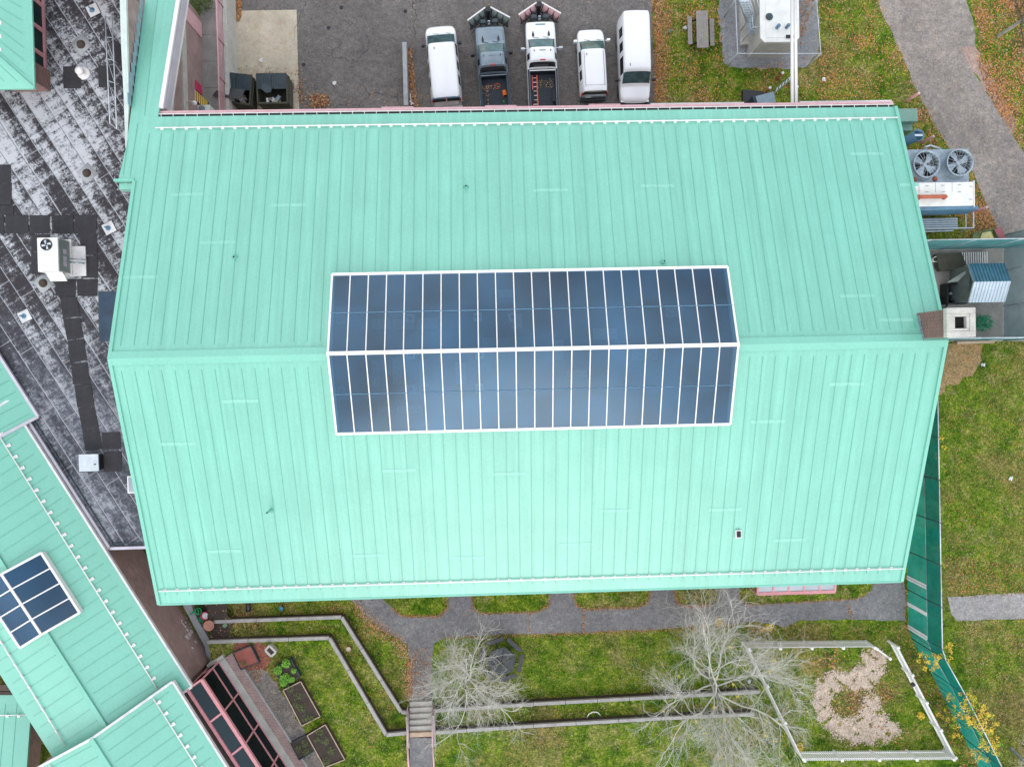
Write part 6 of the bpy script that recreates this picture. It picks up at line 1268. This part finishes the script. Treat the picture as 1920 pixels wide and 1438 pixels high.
for pl in CH:
    xs=[p[0] for p in pl]; ys=[p[1] for p in pl]; ar=(max(xs)-min(xs))*(max(ys)-min(ys))
    for _ in range(int(ar*2.2)):
        x,y=rr.uniform(min(xs),max(xs)),rr.uniform(min(ys),max(ys))
        if not inpoly(x,y,pl): continue
        x+=rr.gauss(0,5.5); y+=rr.gauss(0,5.5)
        if math.sin(x*.21+math.sin(y*.13)*2)+math.sin(y*.24+math.sin(x*.11)*2)+rr.uniform(-1.5,1.5)<-.45: continue
        p=P(x,y,.01); p.z=rr.uniform(.008,.04); a=rr.uniform(0,6.28); s_=rr.uniform(.02,.065); u=V((math.cos(a),math.sin(a),rr.uniform(-.1,.1)))*s_; w=V((-math.sin(a),math.cos(a),0))*s_*.45
        CM.face([p-u-w,p+u-w,p+u+w,p-u+w],rr.choices(range(4),(5,4,3,.6))[0])
mat('c1',(.52,.42,.33),.95,.2,2); mat('c2',(.62,.52,.44),.95,.2,2); mat('c3',(.42,.33,.25),.95,.2,2); mat('c4',(.22,.16,.11),.95,.2,2)
o=CM.build('wood_chips',['c1','c2','c3','c4']); o['kind']='stuff'
for c0,n,rad_ in (((1605,1318),120,26),((1660,1300),90,18),((1560,1240),60,20),((1650,1370),60,18)):
    for _ in range(n): leaf(rr.gauss(c0[0],rad_*.6),rr.gauss(c0[1],rad_*.6),0,(3,1,1,1,0,4),.09)
scat([(440,1210),(500,1208),(507,1228),(500,1255),(488,1276),(470,1284),(452,1262)],900,Z2+.01,(6,1,3,0,.5,4),.04); scat([(455,1265),(490,1252),(520,1282),(535,1312),(558,1350),(575,1378),(600,1402),(620,1438),(560,1438)],900,Z2+.016,(1,2,0,0,5,3),.03)
scat([(385,1130),(430,1130),(432,1200),(395,1200)],40,Z1,YL,.05)
def inbedleaf(t,h,n,xr,yr):
    for _ in range(n):
        q=t.matrix_world@V((rr.uniform(*xr),-h+rr.uniform(*yr),.84)); a=rr.uniform(0,6.28); s=rr.uniform(.02,.05); u=V((math.cos(a),math.sin(a),.1))*s; w=V((-u.y,u.x,0)); LV.face([q-u,q-w*.6,q+u,q+w*.6],rr.choices(range(6),(2,4,2,2,3,1))[0])
inbedleaf(tg,hg,70,(-.75,-.35),(.6,2.1)); inbedleaf(tg,hg,40,(-.7,.3),(1.8,2.15)); inbedleaf(tw,hw_,60,(-.4,.7),(1.6,2.15))
o=LV.build('fallen_leaves',mats_); o['kind']='stuff'
# grass tufts that roughen the lawns
GT=MB()
def tuft(pl,n,z,wt=(4,3,2),s=.07):
    xs=[p[0] for p in pl]; ys=[p[1] for p in pl]; k=0
    while k<n:
        x,y=rr.uniform(min(xs),max(xs)),rr.uniform(min(ys),max(ys)); k+=1
        if not inpoly(x,y,pl): continue
        p=P(x,y,z); p.z=z; m=rr.choices(range(3),wt)[0]
        for _ in range(3):
            a=rr.uniform(0,6.28); L=rr.uniform(.5,1.3)*s; d=V((math.cos(a)*L,math.sin(a)*L,rr.uniform(.4,1.1)*s)); w=V((-math.sin(a),math.cos(a),0))*.012
            GT.face([p-w,p+w,p+d],m)
for pl,n,z in (([(1762,640),(1925,640),(1925,1115),(1770,1120)],7000,0),([(820,1196),(1400,1175),(1420,1300),(820,1330)],7000,0),([(820,1375),(1430,1345),(1500,1440),(820,1440)],4500,Z2),([(1228,-5),(1345,-5),(1362,130),(1600,190),(1230,200)],3500,0),([(1535,-5),(1645,-5),(1692,105),(1737,205),(1680,195),(1535,195)],2500,0),([(430,1168),(640,1162),(750,1335),(700,1335),(610,1195),(430,1200)],2200,Z1),([(520,1210),(610,1205),(720,1378),(765,1380),(765,1440),(640,1440)],3500,Z2),([(400,1125),(660,1125),(760,1215),(750,1310),(640,1155),(420,1160)],2200,0),([(1400,1170),(1690,1166),(1780,1415),(1500,1410)],4500,0),([(1768,1165),(1925,1160),(1925,1440),(1885,1440)],2500,0),([(815,1345),(1420,1310),(1420,1330),(815,1368)],2500,Z1)):
    tuft(pl,n,z)
mat('g1',(.10,.19,.015),.8,.35,.6); mat('g2',(.20,.27,.03),.8,.3,.6); mat('g3',(.22,.23,.06),.8,.3,.6)
o=GT.build('grass_tufts',['g1','g2','g3']); o['kind']='stuff'
lit=[(1285,53,'white crumpled litter left of the picnic table'),(1257,59,'pale green litter scrap in the grass left of the picnic table'),(1545,149,'white litter ball on the grass right of the white pipes'),(1843,684,'white crumpled bag on the grass below the shed yard'),(1895,897,'small pale litter scrap on the right lawn'),(490,114,'white crumpled paper on the stained concrete apron'),(627,156,'tan litter scrap on the asphalt left of the grey barrier'),(1405,1277,'white litter under the largest bare tree')]
for x,y,l in lit:
    q=P(x,y,.05); c=MB(); leafclump(c,q,.11,26,.09,rr,.6); tag(c.build('litter','litter' if 'green' not in l else 'stonegreen',org=(q.x,q.y,0)),l,'litter')
# tar spots on the asphalt belong to the lot surface
c=MB()
for x,y in((616,53),(569,122),(640,15),(760,22)): c.lathe(P(x,y,.0045),[(.13,.0),(.0,.002)],12)
o=c.build('tar_spots','dark'); o['kind']='structure'
# ---------------------------------------------------------------- light
EL,AZ=rad(34),rad(178)   # sun low in the south behind thin cloud; azimuth measured clockwise from +Y
w=bpy.data.worlds.new('World'); S.world=w; w.use_nodes=True; t=w.node_tree; bg=t.nodes['Background']
sk_=N(t,'ShaderNodeTexSky',sky_type='NISHITA'); sk_.sun_disc=False; sk_.sun_elevation=EL; sk_.sun_rotation=AZ; sk_.air_density=1; sk_.dust_density=1; sk_.ozone_density=1
gen=coord(t,'Generated'); mp=N(t,'ShaderNodeMapping'); mp.inputs['Scale'].default_value=(1,1,2.2); t.links.new(gen,mp.inputs[0])
cl=noise(t,mp.outputs[0],2.1,6,.55); cf=ramp(t,cl,[(.42,(.12,.12,.12)),(.55,(1,1,1))])
col=mix(t,cf,sk_.outputs[0],(8.6,8.6,8.75)); t.links.new(col,bg.inputs['Color']); bg.inputs['Strength'].default_value=.148
sn=bpy.data.lights.new('sun','SUN'); so=bpy.data.objects.new('sun',sn); COL.objects.link(so); sn.energy=.55; sn.angle=rad(36); sn.color=(1,.97,.92)
sd=V((math.sin(AZ)*math.cos(EL),math.cos(AZ)*math.cos(EL),math.sin(EL))); so.rotation_euler=sd.to_track_quat('Z','Y').to_euler()
S.view_settings.view_transform='Standard'; S.view_settings.look='None'; S.view_settings.exposure=.65; S.view_settings.gamma=1
S.render.engine='CYCLES'; S.cycles.max_bounces=8; S.cycles.transparent_max_bounces=16
